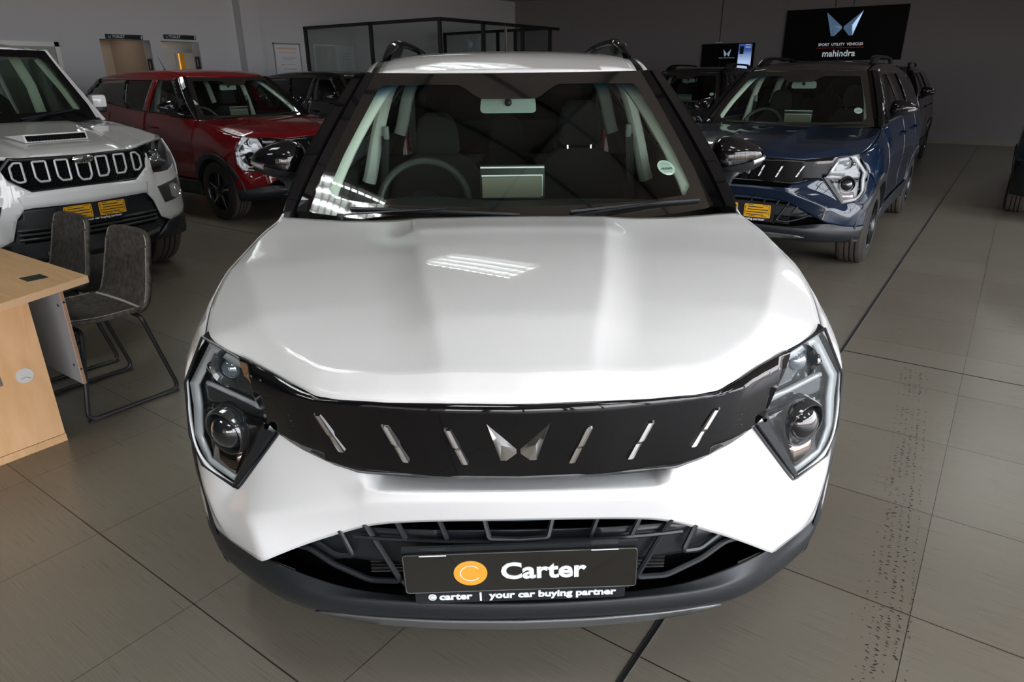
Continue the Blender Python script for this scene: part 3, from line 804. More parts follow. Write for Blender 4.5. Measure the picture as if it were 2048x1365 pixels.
        for t in (0, .5, 1):
            a = Vector((.549, .745)).lerp(Vector((.702, .549)), t); b = Vector((.600, .745)).lerp(Vector((.712, .566)), t); q = []
            for k, d in ((0, .004), (.25, -.008), (.75, -.008), (1, .018)):
                w = a.lerp(b, k); q.append(bm.verts.new((s * w.x, L(w.x, w.y, d)[1], w.y)))
            rows.append(q)
        for A, B in zip(rows, rows[1:]):
            for j in range(3): bm.faces.new((A[j], A[j + 1], B[j + 1], B[j]))
        bmobj('lamp_frame', bm, SATIN_BLACK, hl)
        lens = P('lens_cover', [(.755, .921), (.630, .890), (.576, .759), (.560, .752), (.706, .549), (.813, .571), (.846, .640), (.836, .786)], lambda x, z: L(x, z, .001), .04, LENS_CLEAR, root if False else hl, side=s, thick=0)
        # seal line round the lamp
        bm = bmesh.new(); tube(bm, [(s * x, L(x, z, .001)[1], z) for x, z in ring], .0035, 5, closed=True)
        bmobj('lamp_seal', bm, SATIN_BLACK, hl)
    # ---- mirrors
    for s in (1, -1):
        mr = empty('side_mirror', parent=root)
        def blob(nm, m, zlo, zhi, sec):
            bm = bmesh.new(); rings = []
            for (x, cy, cz, ry, rzu, rzd) in sec:
                ring = []
                for j in range(20):
                    a = 2 * PI * j / 20; ca, sa = math.cos(a), math.sin(a)
                    y = cy + ry * math.copysign(abs(ca) ** .75, ca)
                    z = cz + (rzu if sa > 0 else rzd) * math.copysign(abs(sa) ** .8, sa)
                    z = min(max(z, zlo(x)), zhi(x)) if zlo else z
                    ring.append(bm.verts.new((s * x, y, z)))
                rings.append(ring)
            for A, B in zip(rings, rings[1:]):
                for j in range(20): bm.faces.new((A[j], A[(j + 1) % 20], B[(j + 1) % 20], B[j]))
            bm.faces.new(rings[0]); bm.faces.new(rings[-1])
            return bmobj(nm, bm, m, mr, angle=50)
        sec = [(.782, 1.55, 1.190, .030, .030, .030), (.790, 1.545, 1.195, .052, .062, .040), (.805, 1.54, 1.200, .064, .076, .052), (.840, 1.535, 1.203, .070, .080, .058), (.890, 1.535, 1.204, .070, .070, .058), (.940, 1.545, 1.205, .062, .052, .050), (.970, 1.555, 1.206, .050, .034, .038), (.988, 1.57, 1.206, .030, .016, .020)]
        cut = lambda x: 1.170 + .19 * (x - .78)
        blob('mirror_cap', GLOSS_BLACK, cut, lambda x: 2, sec)
        blob('mirror_base', SATIN_BLACK, lambda x: 0, lambda x: cut(x) - .003, [(x, y, z, ry * 1.01, a, b) for x, y, z, ry, a, b in sec])
        bm = bmesh.new()
        tube(bm, smooth_path([(s * .775, 1.40, 1.105), (s * .800, 1.45, 1.115), (s * .835, 1.51, 1.140), (s * .87, 1.54, 1.160)], 4), .03, 12, flat=.55, rr=[.034] * 4 + [.036] * 5 + [.04] * 4)
        bmobj('mirror_arm', bm, SATIN_BLACK, mr)
        bm = bmesh.new()
        tube(bm, smooth_path([(s * .985, 1.535, 1.205), (s * .968, 1.500, 1.201), (s * .925, 1.478, 1.190)], 4), .006, 6, flat=1.4)
        bmobj('mirror_indicator', bm, mat('clear_indicator', (.45, .46, .47), .1, metal=.5, coat=1.0), mr)
    # ---- wheels
    for s in (1, -1):
        for cy in (Ca, Cr):
            build_wheel(root, (s * .888, cy, .325), s, .325, .215, .215)
    # ---- rear end
    def TG(x, z): return (x, lin([.25, .62, .80, 1.0, 1.2, 1.3, 1.56], [4.02, 4.06, 4.05, 4.01, 3.93, 3.87, 3.68])(z) - .28 * (abs(x) / .78) ** 4 * .6, z)
    tg = P('tailgate', [(0, .62), (.60, .62), (.68, .80), (.68, 1.18), (.60, 1.50), (.40, 1.545), (0, 1.55), (0, 1.495), (.52, 1.475), (.60, 1.20), (0, 1.20)], TG, .06, CW, root, both=True, thick=.01)
    P('rear_screen', [(0, 1.20), (.60, 1.20), (.52, 1.47), (0, 1.49)], lambda x, z: (x, TG(x, z)[1] + .004, z), .06, DARK_GLASS, tg, both=True, thick=0)
    P('rear_bumper', [(0, .26), (.70, .26), (.74, .40), (.72, .62), (0, .62)], lambda x, z: (x, TG(x, z)[1] + .03, z), .05, BLACK_PLASTIC, root, both=True, thick=.01)
    for s in (1, -1):
        P('tail_lamp', [(3.86, .96), (3.84, 1.22), (3.98, 1.23), (4.05, 1.12), (4.05, .96)], lambda y, z: (SIDE(y, z)[0] + .006, y, z), .04, RED_LENS, root, side=s, thick=.01)
        P('rear_corner_cladding', [(3.80, .25), (3.86, .52), (3.95, .60), (4.05, .62), (4.05, .25)], lambda y, z: (SIDE(y, z)[0] + .008, y, z), .04, BLACK_PLASTIC, root, side=s, thick=.01)
        P('rear_pillar_trim', [(3.55, 1.47), (3.62, 1.512), (3.70, 1.50), (3.95, 1.25), (3.86, 1.25)], GREEN, .05, GLOSS_BLACK, root, side=s, thick=.01)
    bm = bmesh.new()
    def ring_(pts_a, pts_b):
        for i in range(len(pts_a) - 1):
            for s in (1, -1): bm.faces.new([bm.verts.new((s * x, TG(x, z)[1] - .03, z)) for x, z in (pts_a[i], pts_a[i + 1], pts_b[i + 1], pts_b[i])])
    ring_([(0, 1.21), (.58, 1.21), (.51, 1.46), (0, 1.48)], [(0, .65), (.66, .65), (.60, 1.49), (0, 1.54)])
    for s in (1, -1):
        for ya, yb in ((3.02, 3.35), (3.35, 3.7), (3.7, 3.95)):
            for z0, z1 in ((.6, 1.0), (1.0, None), (None, .10)):
                pt = lambda y, z, e: (s * ((GREEN(y, belt(y) + e)[0] if z is None else min(SIDE(y, .95)[0], SIDE(y, z)[0])) - .05), y, belt(y) + e if z is None else z)
                if z0 is not None: qd = [pt(ya, z0, 0), pt(yb, z0, 0), pt(yb, z1, 0), pt(ya, z1, 0)]
                else: qd = [pt(ya, None, 0), pt(yb, None, 0), pt(yb, None, .10), pt(ya, None, .10)]
                bm.faces.new([bm.verts.new(c) for c in qd])
    bmobj('tailgate_trim', bm, DARK_PLASTIC, root, smooth=False)
    # ---- underbody
    bm = bmesh.new()
    box(bm, (-.50, .50, .22), (.50, 3.9, .40)); box(bm, (-.46, .32, .36), (.46, 1.15, .70)); box(bm, (-.78, 1.26, .26), (.78, 2.95, .44))
    bmobj('underbody', bm, VOID, root)
    # ---- cabin
    build_cabin(root)
    # ---- plate
    build_plate(root)

def build_wheel(root, c, s, R, W, rim):
    w = empty('wheel', parent=root)
    bm = bmesh.new(); x0 = -W + .008
    pr = [(.0, rim - .01), (.006, rim + .01), (.004, R - .055), (-.004, R - .02), (-.016, R - .006), (-.030, R)]
    mi = [0, 0, 0, 0, 1]
    g = 4
    for k in range(g):
        a = -.030 - (W - .06) * (k + .72) / g; b = -.030 - (W - .06) * (k + 1) / g
        if k < g - 1:
            pr += [(a, R), (a - .001, R - .007), (b + .001, R - .007), (b, R)]; mi += [1, 2, 2, 2]
        else:
            pr += [(b, R)]; mi += [1]
    pr += [(-W + .016, R - .006), (-W + .004, R - .02), (-W, R - .055), (-W, rim)]; mi += [1, 0, 0, 0]
    lathe(bm, [(s * a, r) for a, r in pr], 48, 'X', c, mis=mi)
    bmobj('tyre', bm, [RUBBER, TREAD, RUBBER], w, angle=30)
    bm = bmesh.new()
    lathe(bm, [(s * a, r) for a, r in ((-.002, rim + .004), (.002, rim - .004), (-.012, rim - .014), (-.05, rim - .022), (-W + .02, rim - .02))], 40, 'X', c)
    lathe(bm, [(s * a, r) for a, r in ((-.03, .065), (-.012, .055), (-.008, .032), (-.006, .030), (-.004, 0))], 24, 'X', c)
    C = Vector(c)
    for k in range(5):
        for side in (-1, 1):
            a0 = 2 * PI * k / 5 + .3; q = []
            for r, dw, hw_, dx in ((.045, .10, .018, -.012), (.12, .14, .012, -.016), (rim - .012, .17, .013, -.010)):
                a = a0 + side * dw * (1 if r > .05 else 1.5)
                u = Vector((0, math.cos(a), math.sin(a))); t = Vector((0, -math.sin(a), math.cos(a)))
                q.append([C + u * r - t * hw_ + Vector((s * (dx - .03), 0, 0)), C + u * r - t * hw_ + Vector((s * dx, 0, 0)), C + u * r + t * hw_ + Vector((s * dx, 0, 0)), C + u * r + t * hw_ + Vector((s * (dx - .03), 0, 0))])
            q = [[bm.verts.new(p) for p in row] for row in q]
            for A, B in zip(q, q[1:]):
                for j in range(4):
                    f = bm.faces.new((A[j], A[(j + 1) % 4], B[(j + 1) % 4], B[j])); f.material_index = 1 if j == 1 and k % 1 == 0 and side > 0 else 0
    bmobj('rim', bm, [ALLOY, ALLOY_CUT], w, angle=30)
    bm = bmesh.new(); lathe(bm, [(s * a, r) for a, r in ((-.06, rim - .04), (-.05, .03), (-.075, .03))], 24, 'X', c)
    bmobj('brake_disc', bm, mat('brake_steel', (.10, .10, .10), .4, metal=.8), w)
    return w

def build_seat(root, cx, cy, z0=.52, w=.50, posts=True):
    hd = 0 if posts else -.035
    st = empty('front_seat', parent=root)
    def cushion(nm, sec, m, par):
        bm = bmesh.new(); rings = []
        for (y, z, hw_, th, tilt) in sec:
            ring = []
            for j in range(18):
                a = 2 * PI * j / 18
                u = hw_ * math.copysign(abs(math.cos(a)) ** .55, math.cos(a)); v_ = th * math.copysign(abs(math.sin(a)) ** .7, math.sin(a))
                v_ -= .0
                if v_ < 0: v_ -= .022 * (abs(u) / hw_) ** 3
                ring.append(bm.verts.new((cx + u, y + v_ * math.cos(tilt), z - v_ * math.sin(tilt) * 0 + v_ * math.sin(tilt) * -1 * 0)))
            rings.append(ring)
        for A, B in zip(rings, rings[1:]):
            for j in range(18): bm.faces.new((A[j], A[(j + 1) % 18], B[(j + 1) % 18], B[j]))
        bm.faces.new(rings[0]); bm.faces.new(rings[-1])
        return bmobj(nm, bm, m, par, angle=70)
    h = w / 2
    cushion('backrest', [(cy, z0, h * .8, .05, 0), (cy + .02, z0 + .08, h * .98, .065, 0), (cy + .06, z0 + .25, h, .06, 0), (cy + .10, z0 + .42, h * .98, .055, 0), (cy + .135, z0 + .55, h * .86, .05, 0), (cy + .155, z0 + .62, h * .62, .045, 0), (cy + .16, z0 + .645, h * .40, .03, 0)], FABRIC, st)
    cushion('headrest', [(cy + .165, z0 + .665 + hd, .085, .03, 0), (cy + .165, z0 + .69 + hd, .108, .045, 0), (cy + .17, z0 + .77 + hd, .104, .05, 0), (cy + .18, z0 + .84 + hd, .085, .045, 0), (cy + .185, z0 + .868 + hd, .05, .03, 0)], FABRIC, st)
    for s in ((-1, 1) if posts else ()):
        bm = bmesh.new(); tube(bm, [(cx + s * .055, cy + .155, z0 + .60), (cx + s * .06, cy + .165, z0 + .70)], .006, 6)
        bmobj('headrest_post', bm, CHROME, st)
    bm = bmesh.new(); box(bm, (cx - h, cy - .46, z0 - .12), (cx + h, cy + .04, z0 + .02), bev=.04)
    bmobj('seat_cushion', bm, FABRIC, st)
    return st

def build_cabin(root):
    cb = root
    # dashboard: broad shelf under the windscreen, rolled rear edge
    bm = bmesh.new(); rows = []
    for x in np.linspace(-.70, .70, 25):
        a = abs(x); yf = 1.13 + .28 * x * x
        bump = .018 * math.exp(-((x + .36) / .16) ** 2)
        pr = [(yf, .99), (yf + .02, 1.030), (1.36 + .1 * x * x, 1.040), (1.52, 1.045 + bump), (1.60, 1.042 + bump), (1.635, 1.02), (1.66, .95), (1.66, .72), (1.60, .60)]
        rows.append([bm.verts.new((x, y, z - .02 * (a / .7) ** 4)) for y, z in pr])
    for A, B in zip(rows, rows[1:]):
        for j in range(8): bm.faces.new((A[j], A[j + 1], B[j + 1], B[j]))
    bmobj('dashboard', bm, DASH, cb, angle=50)
    bm = bmesh.new()
    for k in range(40): box(bm, (-.60 + .03 * k, 1.262 + .05 * abs(-.6 + .03 * k) , 1.0405), (-.585 + .03 * k, 1.285 + .05 * abs(-.6 + .03 * k), 1.043))
    bmobj('defroster_vent', bm, DARK_PLASTIC, cb)
    # free-standing display, seen from behind
    bm = bmesh.new(); box(bm, (-.115, 1.560, 1.045), (.140, 1.575, 1.180), bev=.006)
    sc = bmobj('display_screen', bm, DARK_PLASTIC, cb)
    bm = bmesh.new()
    box(bm, (-.112, 1.556, 1.168), (.137, 1.559, 1.174)); box(bm, (-.108, 1.5555, 1.137), (.130, 1.5585, 1.143)); box(bm, (.128, 1.5555, 1.06), (.1315, 1.5585, 1.143))
    bmobj('screen_edging', bm, mat('bright_screen_edging', (.65, .70, .72), .25, metal=.4), sc)
    bm = bmesh.new(); box(bm, (-.106, 1.5555, 1.055), (.126, 1.559, 1.135))
    bmobj('screen_back_panel', bm, mat('olive_screen_back', (.16, .15, .11), .25), sc)
    # instrument hood, steering wheel on the car's right (-x)
    bm = bmesh.new()
    c = Vector((-.355, 1.72, 1.000)); tilt = Matrix.Rotation(math.radians(-24), 4, 'X')
    ring = [c + tilt @ Vector((.188 * math.cos(2 * PI * k / 40), 0, .188 * math.sin(2 * PI * k / 40))) for k in range(40)]
    tube(bm, ring, .0155, 10, closed=True)
    sw = bmobj('steering_wheel', bm, mat('steering_leather', (.05, .055, .05), .45), cb)
    bm = bmesh.new()
    q = bmesh.ops.create_uvsphere(bm, u_segments=20, v_segments=10, radius=.065)['verts']
    for w in q: w.co = c + tilt @ Vector((w.co.x * 1.1, w.co.y * .45, w.co.z))
    for a in (0, PI, -PI / 2): tube(bm, [c + tilt @ Vector((.05 * math.cos(a), 0, .05 * math.sin(a))), c + tilt @ Vector((.18 * math.cos(a), 0, .18 * math.sin(a)))], .018, 8, flat=.5)
    bmobj('wheel_hub', bm, SATIN_BLACK, sw)
    for x, z_ in ((-.345, .505), (.355, .52)): build_seat(cb, x, 2.16, z0=z_, posts=x > 0)
    # rear bench
    for x in (-.40, 0, .40): 
        st = build_seat(cb, x, 2.98, z0=.44, w=.42, posts=False); st.name = 'rear_seat'
    # mirror
    bm = bmesh.new()
    ol = round_corners([(-.113, 0, -.030), (.113, 0, -.030), (.106, 0, .034), (-.106, 0, .034)], .02, 4, closed=True)
    prism(bm, [(p.x, p.z) for p in ol], lambda x, z: (x, 1.700, 1.395 + z), lambda x, z: (x * .97, 1.725, 1.395 + z * .95))
    rm = bmobj('rear_view_mirror', bm, mat('pale_grey_mirror_shell', (.30, .36, .33), .5), cb, angle=40)
    bm = bmesh.new(); tube(bm, [(0, 1.705, 1.405), (0, 1.68, 1.425), (0, 1.612, 1.448)], .009, 8)
    q = bmesh.ops.create_uvsphere(bm, u_segments=12, v_segments=8, radius=.015)['verts']
    for w in q: w.co += Vector((0, 1.694, 1.405))
    bmobj('mirror_stem', bm, SATIN_BLACK, rm)
    # pale pillar trims seen through the glass
    for s in (1, -1):
        bm = bmesh.new()
        path = smooth_path([(s * .668, 1.31, 1.085), (s * .652, 1.36, 1.145), (s * .612, 1.50, 1.255), (s * .560, 1.64, 1.358), (s * .508, 1.76, 1.445), (s * .46, 1.90, 1.50)], 5)
        n = len(path); tube(bm, path, .03, 14, rr=[.046 + .004 * math.sin(PI * min(1, i / n * 1.6)) - .012 * (i / n) for i in range(n)], flat=.6)
        bmobj('a_pillar_trim', bm, TRIM_PALE, cb)
        bm = bmesh.new()
        path = smooth_path([(s * .685, 2.26, 1.02), (s * .668, 2.26, 1.075), (s * .632, 2.26, 1.22), (s * .590, 2.26, 1.36), (s * .548, 2.26, 1.46), (s * .50, 2.26, 1.52)], 4)
        tube(bm, path, .03, 10, rr=[.034 - .006 * i / len(path) for i in range(len(path))], flat=1.1)
        b = bmobj('b_pillar_trim', bm, TRIM_PALE, cb)
        bm = bmesh.new(); box(bm, (s * .575 - .013, 2.20, 1.225), (s * .575 + .013, 2.23, 1.285), bev=.006)
        bmobj('belt_anchor', bm, mat('belt_anchor_grey', (.30, .33, .31), .5), b)
        bm = bmesh.new(); tube(bm, [(s * .58, 2.21, 1.24), (s * .60, 2.21, 1.0), (s * .62, 2.20, .7)], .018, 4, flat=.1)
        bmobj('seat_belt', bm, DARK_PLASTIC, b)
        bm = bmesh.new()
        path = smooth_path([(s * .640, 3.10, 1.18), (s * .622, 3.10, 1.24), (s * .585, 3.10, 1.38), (s * .545, 3.10, 1.47), (s * .49, 3.10, 1.53)], 4)
        tube(bm, path, .06, 10, flat=.8, rr=[.036] * len(path))
        bmobj('c_pillar_trim', bm, TRIM_PALE, cb)
        bm = bmesh.new()
        tube(bm, smooth_path([(s * .535, 1.88, 1.472), (s * .53, 2.3, 1.50), (s * .53, 3.0, 1.505), (s * .50, 3.5, 1.48)], 5), .024, 8)
        bmobj('cant_trim', bm, TRIM_PALE, cb)
        # door card top
        bm = bmesh.new(); box(bm, (min(s * .735, s * .80), 1.40, .60), (max(s * .735, s * .80), 3.0, 1.085), bev=.02)
        box(bm, (min(s * .70, s * .77), 1.40, .60), (max(s * .70, s * .77), 1.72, 1.10), bev=.02)
        bmobj('door_card', bm, DASH, cb)
    bm = bmesh.new(); rows = []
    for y in np.linspace(1.80, 3.60, 14):
        rows.append([bm.verts.new((x, y, ROOF(x, y)[2] - .045)) for x in np.linspace(-.55, .55, 13)])
    for A, B in zip(rows, rows[1:]):
        for j in range(12): bm.faces.new((A[j], A[j + 1], B[j + 1], B[j]))
    # front header
    A = rows[0]; H_ = [bm.verts.new((x, WSY(x, 1.49) + .012, 1.478)) for x in np.linspace(-.5, .5, 13)]
    for j in range(12): bm.faces.new((A[j], A[j + 1], H_[j + 1], H_[j]))
    bmobj('headliner', bm, mat('grey_headliner', (.08, .085, .08), .9), cb)
    bm = bmesh.new(); box(bm, (-.78, 1.2, .42), (.78, 3.9, .46)); box(bm, (-.75, 3.14, .46), (.75, 3.20, 1.05)); box(bm, (-.72, 1.18, .46), (.72, 1.24, .98))
    box(bm, (-.10, 1.7, .46), (.10, 2.5, .70), bev=.02)
    bmobj('cabin_floor', bm, DARK_PLASTIC, cb)
    return cb

PL_N = Vector((0, -1, 0))
def build_plate(root):
    c = Vector((.003, .088, .471))
    rot = Matrix.Translation(c) @ Matrix.Rotation(math.radians(-1.3), 4, 'Y') @ Matrix.Rotation(math.radians(2), 4, 'X') @ Matrix.Rotation(PI / 2, 4, 'X')
    # plate frame: local X right, Y up, Z towards the viewer
    def rr(w, h, r): return [(p.x, p.y) for p in round_corners([(-w, -h, 0), (w, -h, 0), (w, h, 0), (-w, h, 0)], r, 4, closed=True)]
    bm = bmesh.new(); prism(bm, rr(.262, .0555, .008), lambda x, y: (x, y, 0), lambda x, y: (x, y, .005)); bm.transform(rot)
    pl = bmobj('number_plate', bm, PLATE_BLACK, root, angle=30); pl['label'] = 'black dealer plate with orange disc'
    bm = bmesh.new()
    ol = [Vector((x, y, .005)) for x, y in rr(.2600, .0535, .008)]; tube(bm, ol, .0009, 5, closed=True); bm.transform(rot)
    bmobj('plate_rim', bm, SATIN_SILVER, pl)
    bm = bmesh.new(); prism(bm, rr(.240, .022, .008), lambda x, y: (x - .002, y - .069, -.006), lambda x, y: (x - .002, y - .069, .000)); bm.transform(rot)
    ho = bmobj('plate_holder', bm, SATIN_BLACK, root, angle=30)
    bm = bmesh.new(); prism(bm, [(-.262, -.05), (.262, -.05), (.262, .068), (-.262, .068)], lambda x, y: (x, y, -.009), lambda x, y: (x, y, -.002)); bm.transform(rot)
    bmobj('holder_back', bm, SATIN_BLACK, ho)
    bm = bmesh.new()
    prism(bm, [(x * .0377 - .112, y * .0377 * .92 - .001) for x, y in [(math.cos(t * PI / 24), math.sin(t * PI / 24)) for t in range(48)]], lambda x, y: (x, y, .005), lambda x, y: (x, y, .0058)); bm.transform(rot)
    bmobj('orange_disc', bm, ORANGE_PRINT, pl, smooth=False)
    bm = bmesh.new()
    def arc_c(cx, cy, r, w, z, k=28, a0=38, a1=322, fy=.92):
        A = []; B = []
        for i in range(k + 1):
            a = math.radians(a0 + (a1 - a0) * i / k)
            for R, Lx in ((r + w, A), (r - w, B)): Lx.append(bm.verts.new((cx + R * math.cos(a), cy + R * math.sin(a) * fy, z)))
        for i in range(k): bm.faces.new((A[i], A[i + 1], B[i + 1], B[i]))
    arc_c(-.112, -.001, .0225, .0011, .0062); bm.transform(rot)
    bmobj('disc_letter', bm, WHITE_PRINT, pl, smooth=False)
    text('plate_lettering', 'Carter', .063, WHITE_PRINT, pl, rot @ Matrix.Translation((.050, .000, .006)), sx=1.10, bold=.0019)
    text('holder_lettering', 'carter  |  your car buying partner', .0250, WHITE_PRINT, ho, rot @ Matrix.Translation((.014, -.0725, .0008)), sx=1.20, bold=.0010)
    bm = bmesh.new(); prism(bm, [(x * .0095 - .203, y * .0092 - .0725) for x, y in [(math.cos(t * PI / 12), math.sin(t * PI / 12)) for t in range(24)]], lambda x, y: (x, y, .000), lambda x, y: (x, y, .0009)); bm.transform(rot)
    bmobj('holder_badge', bm, WHITE_PRINT, ho, smooth=False)
    bm = bmesh.new(); arc_c(-.203, -.0725, .0058, .0005, .0012, 16); bm.transform(rot); bmobj('badge_letter', bm, SATIN_BLACK, ho, smooth=False)
    for x, y in ((-.193, .058), (.188, .060)):
        bm = bmesh.new()
        for A in ([(-.030, -.006, .0062), (.030, -.006, .0062), (.030, .008, .0062), (-.030, .008, .0062)], [(-.030, .008, .0062), (.030, .008, .0062), (.030, .010, -.008), (-.030, .010, -.008)]):
            bm.faces.new([bm.verts.new((a + x, b + y, d)) for a, b, d in A])
        bm.transform(rot); bmobj('plate_clip', bm, glass('clear_plastic_clip', (.75, .78, .80)), ho, smooth=False)
        bm = bmesh.new(); tube(bm, [(x - .030, y - .006, .0066), (x + .030, y - .006, .0066)], .0014, 6); bm.transform(rot); bmobj('clip_edge', bm, mat('white_clip_edge', (.8, .8, .85), .3), ho)


# ================================================================== pickup truck
def build_pickup(root):
    W = PAINT_WHITE
    ph = hermite([0, .05, .15, .35, .7, 1.15, 1.3], [.995, 1.03, 1.062, 1.095, 1.140, 1.185, 1.19])
    def PH(x, y):
        a = abs(x); z = ph(y) - .035 * (a / .8) ** 2.2
        e = .27 + .17 * y                      # raised middle
        if a < e: z += .020
        elif a < e + .08: z += .020 * (1 - (a - e) / .08) ** 2
        return z
    yf = hermite([0, .36, .42, .48, .80], [.015, .070, .120, .170, .455])
    hoodo = [(x, yf(x)) for x in np.linspace(0, .80, 22)] + [(.83, .55), (.845, .80), (.845, 1.1), (.835, 1.36), (.70, 1.24), (.4, 1.15), (0, 1.12)]
    hd = panel('hood', hoodo, lambda x, y: (x, y, PH(x, y)), .03, W, root, both=True, thick=.02, off=-1, angle=40)
    bm = bmesh.new()
    prism(bm, [(-.20, .30), (.20, .30), (.235, .50), (-.235, .50)], lambda x, y: (x, y, PH(x, y) + (.004 if y < .4 else .01)), lambda x, y: (x * (1.0 if y < .4 else 1.02), y + .02, PH(x, y) + (.055 if y < .4 else .012)))
    sc = bmobj('hood_scoop', bm, W, hd, angle=25)
    bm = bmesh.new()
    prism(bm, [(-.185, 0), (.185, 0), (.19, 1), (-.19, 1)], lambda x, t: (x, .296 + .02 * t, PH(x, .3) + .012 + .034 * t), lambda x, t: (x, .303 + .02 * t, PH(x, .3) + .012 + .034 * t))
    bmobj('scoop_mesh', bm, VOID, sc)
    bm = bmesh.new()
    for k in range(-9, 10):
        for r in range(2):
            c = Vector((k * .0195 + (.0098 if r else 0), .293 + .008 * r, PH(0, .3) + .018 + .016 * r))
            if abs(c.x) < .18: tube(bm, [c + Vector((.0085 * math.cos(a * PI / 3), -.002, .008 * math.sin(a * PI / 3))) for a in range(6)], .0014, 4, closed=True)
    bmobj('scoop_honeycomb', bm, SATIN_BLACK, sc)
    w2 = hermite([.40, .55, .9, 1.5, 3, 4.5, 5.1], [.872, .895, .915, .905, .90, .90, .86])
    tl = hermite([.45, .8, 1.36, 2.2, 3.2, 5.1], [1.055, 1.10, 1.165, 1.18, 1.18, 1.15])
    def S2(y, z):
        w = w2(y); t = tl(y)
        if z > .80: w -= (w - (w - .065)) * ((z - .80) / (t - .80)) ** 2.2
        return (w, y, z)
    arc = lambda cy, a0, a1, R=.45, k=14: [(cy + R * math.cos(math.radians(a0 + (a1 - a0) * i / k)), .39 + R * math.sin(math.radians(a0 + (a1 - a0) * i / k))) for i in range(k + 1)]
    G2 = lambda y, z: (.84 - .115 * (z - 1.17) / .55, y, z)
    FF_p = hermite([0, .3, .5, .65, .8, .88], [0, .03, .09, .18, .33, .45])
    def FF(x, z, d=0): return (x, .0 + FF_p(abs(x)) + .10 * max(0, (z - .72)) ** 1 * .6 + d, z)
    for s in (1, -1):
        panel('fender', [(y, tl(y)) for y in np.linspace(.46, 1.36, 10)] + [(1.38, .62)] + arc(.92, 30, 150) + [(.455, .62), (.43, .86)], S2, .05, W, root, side=s, thick=.008)
        panel('front_door', [(1.39, .50), (1.37, tl(1.37)), (2.35, tl(2.35)), (2.35, .50)], S2, .08, W, root, side=s, thick=.01)
        panel('rear_door', [(2.36, .50), (2.36, tl(2.36)), (3.2, tl(3.2)), (3.2, .50)], S2, .08, W, root, side=s, thick=.01)
        panel('bed_side', [(3.22, .50), (3.22, 1.18), (5.1, 1.15), (5.1, .55)] + arc(4.0, -5, 170, .45)[0:0] + [(4.5, .55), (4.38, .72), (4.2, .82), (3.95, .85), (3.7, .80), (3.52, .6), (3.5, .5)], S2, .08, W, root, side=s, thick=.01)
        panel('cab_side_frame', [(1.38, 1.175), (1.44, 1.18), (1.98, 1.68), (3.12, 1.69), (3.12, 1.18), (3.2, 1.18), (3.18, 1.745), (1.93, 1.745)], G2, .1, W, root, side=s, thick=.03)
        panel('side_window', [(1.46, 1.18), (1.99, 1.675), (3.11, 1.685), (3.11, 1.18)], lambda y, z: (G2(y, z)[0] - .01, y, z), .2, SIDE_GLASS, root, side=s, thick=0)
        panel('step_cladding', [(1.30, .42), (1.32, .52), (3.3, .52), (3.3, .42)], lambda y, z: (.90, y, z), .2, BLACK_PLASTIC, root, side=s, thick=.05)
        # white pillar strip beside the windscreen
        bm = bmesh.new(); rows = []
        for t in np.linspace(0, 1, 8):
            a = Vector((s * (.80 - .075 * t), 1.40 + .52 * t, 1.195 + .545 * t)); rows.append([bm.verts.new(a + Vector(q)) for q in ((s * -.03, -.004, 0), (s * -.008, -.012, .004), (s * .02, .0, 0), (s * .03, .03, -.005))])
        for A, B in zip(rows, rows[1:]):
            for j in range(3): bm.faces.new((A[j], A[j + 1], B[j + 1], B[j]))
        bmobj('a_pillar', bm, W, root, angle=50)
        # mirror
        mr = empty('side_mirror', parent=root)
        bm = bmesh.new(); box(bm, (min(s * .905, s * 1.03), 1.66, 1.265), (max(s * .905, s * 1.03), 1.76, 1.375), bev=.022); bmobj('mirror_shell', bm, W, mr)
        bm = bmesh.new(); box(bm, (min(s * .91, s * 1.025), 1.67, 1.225), (max(s * .91, s * 1.025), 1.755, 1.27), bev=.018)
        tube(bm, [(s * .80, 1.62, 1.20), (s * .90, 1.68, 1.22), (s * .95, 1.70, 1.235)], .022, 8); bmobj('mirror_foot', bm, SATIN_BLACK, mr)
        for cy in (.92, 4.0): build_wheel(root, (s * .90, cy, .375), s, .375, .245, .21)
        # headlamp
        hp = [(.472, 1.004), (.62, 1.052), (.80, 1.085), (.865, .96), (.835, .875), (.70, .845), (.522, .852)]
        HLS = lambda x, z, d=0: (x, .155 + .98 * (x - .48) * (.55 + .5 * x) + d, z)
        hl = panel('headlamp', hp, lambda x, z: HLS(x, z, .05), .04, LAMP_BLACK, root, side=s, thick=.004)
        bm = bmesh.new(); A = [bm.verts.new((s * x, HLS(x, z)[1], z)) for x, z in hp]; B = [bm.verts.new((s * x, HLS(x, z, .05)[1], z)) for x, z in hp]
        for i in range(7): bm.faces.new((A[i], A[(i + 1) % 7], B[(i + 1) % 7], B[i]))
        bmobj('lamp_wall', bm, LAMP_BLACK, hl)
        for (x, z, r, mm) in ((.645, .955, .046, REFLECTOR), (.55, .945, .028, REFLECTOR)):
            bm = bmesh.new(); c = Vector((s * x, HLS(x, z, .010)[1], z)); lathe(bm, [(-.004, r), (.004, r * .86), (.02, r * .6)], 24, 'Y', c)
            lathe(bm, [(-.012, 0), (-.008, r * .3), (.004, r * .5), (.02, r * .55)], 18, 'Y', c); bmobj('lamp_reflector', bm, mm, hl)
        bm = bmesh.new(); tube(bm, [(s * x, HLS(x, z, .012)[1], z) for x, z in ((.70, .93), (.76, .90), (.82, .885))], .010, 6); bmobj('light_guide', bm, DRL, hl)
        panel('lens_cover', hp, lambda x, z: HLS(x, z, .001), .05, LENS_CLEAR, hl, side=s, thick=0)
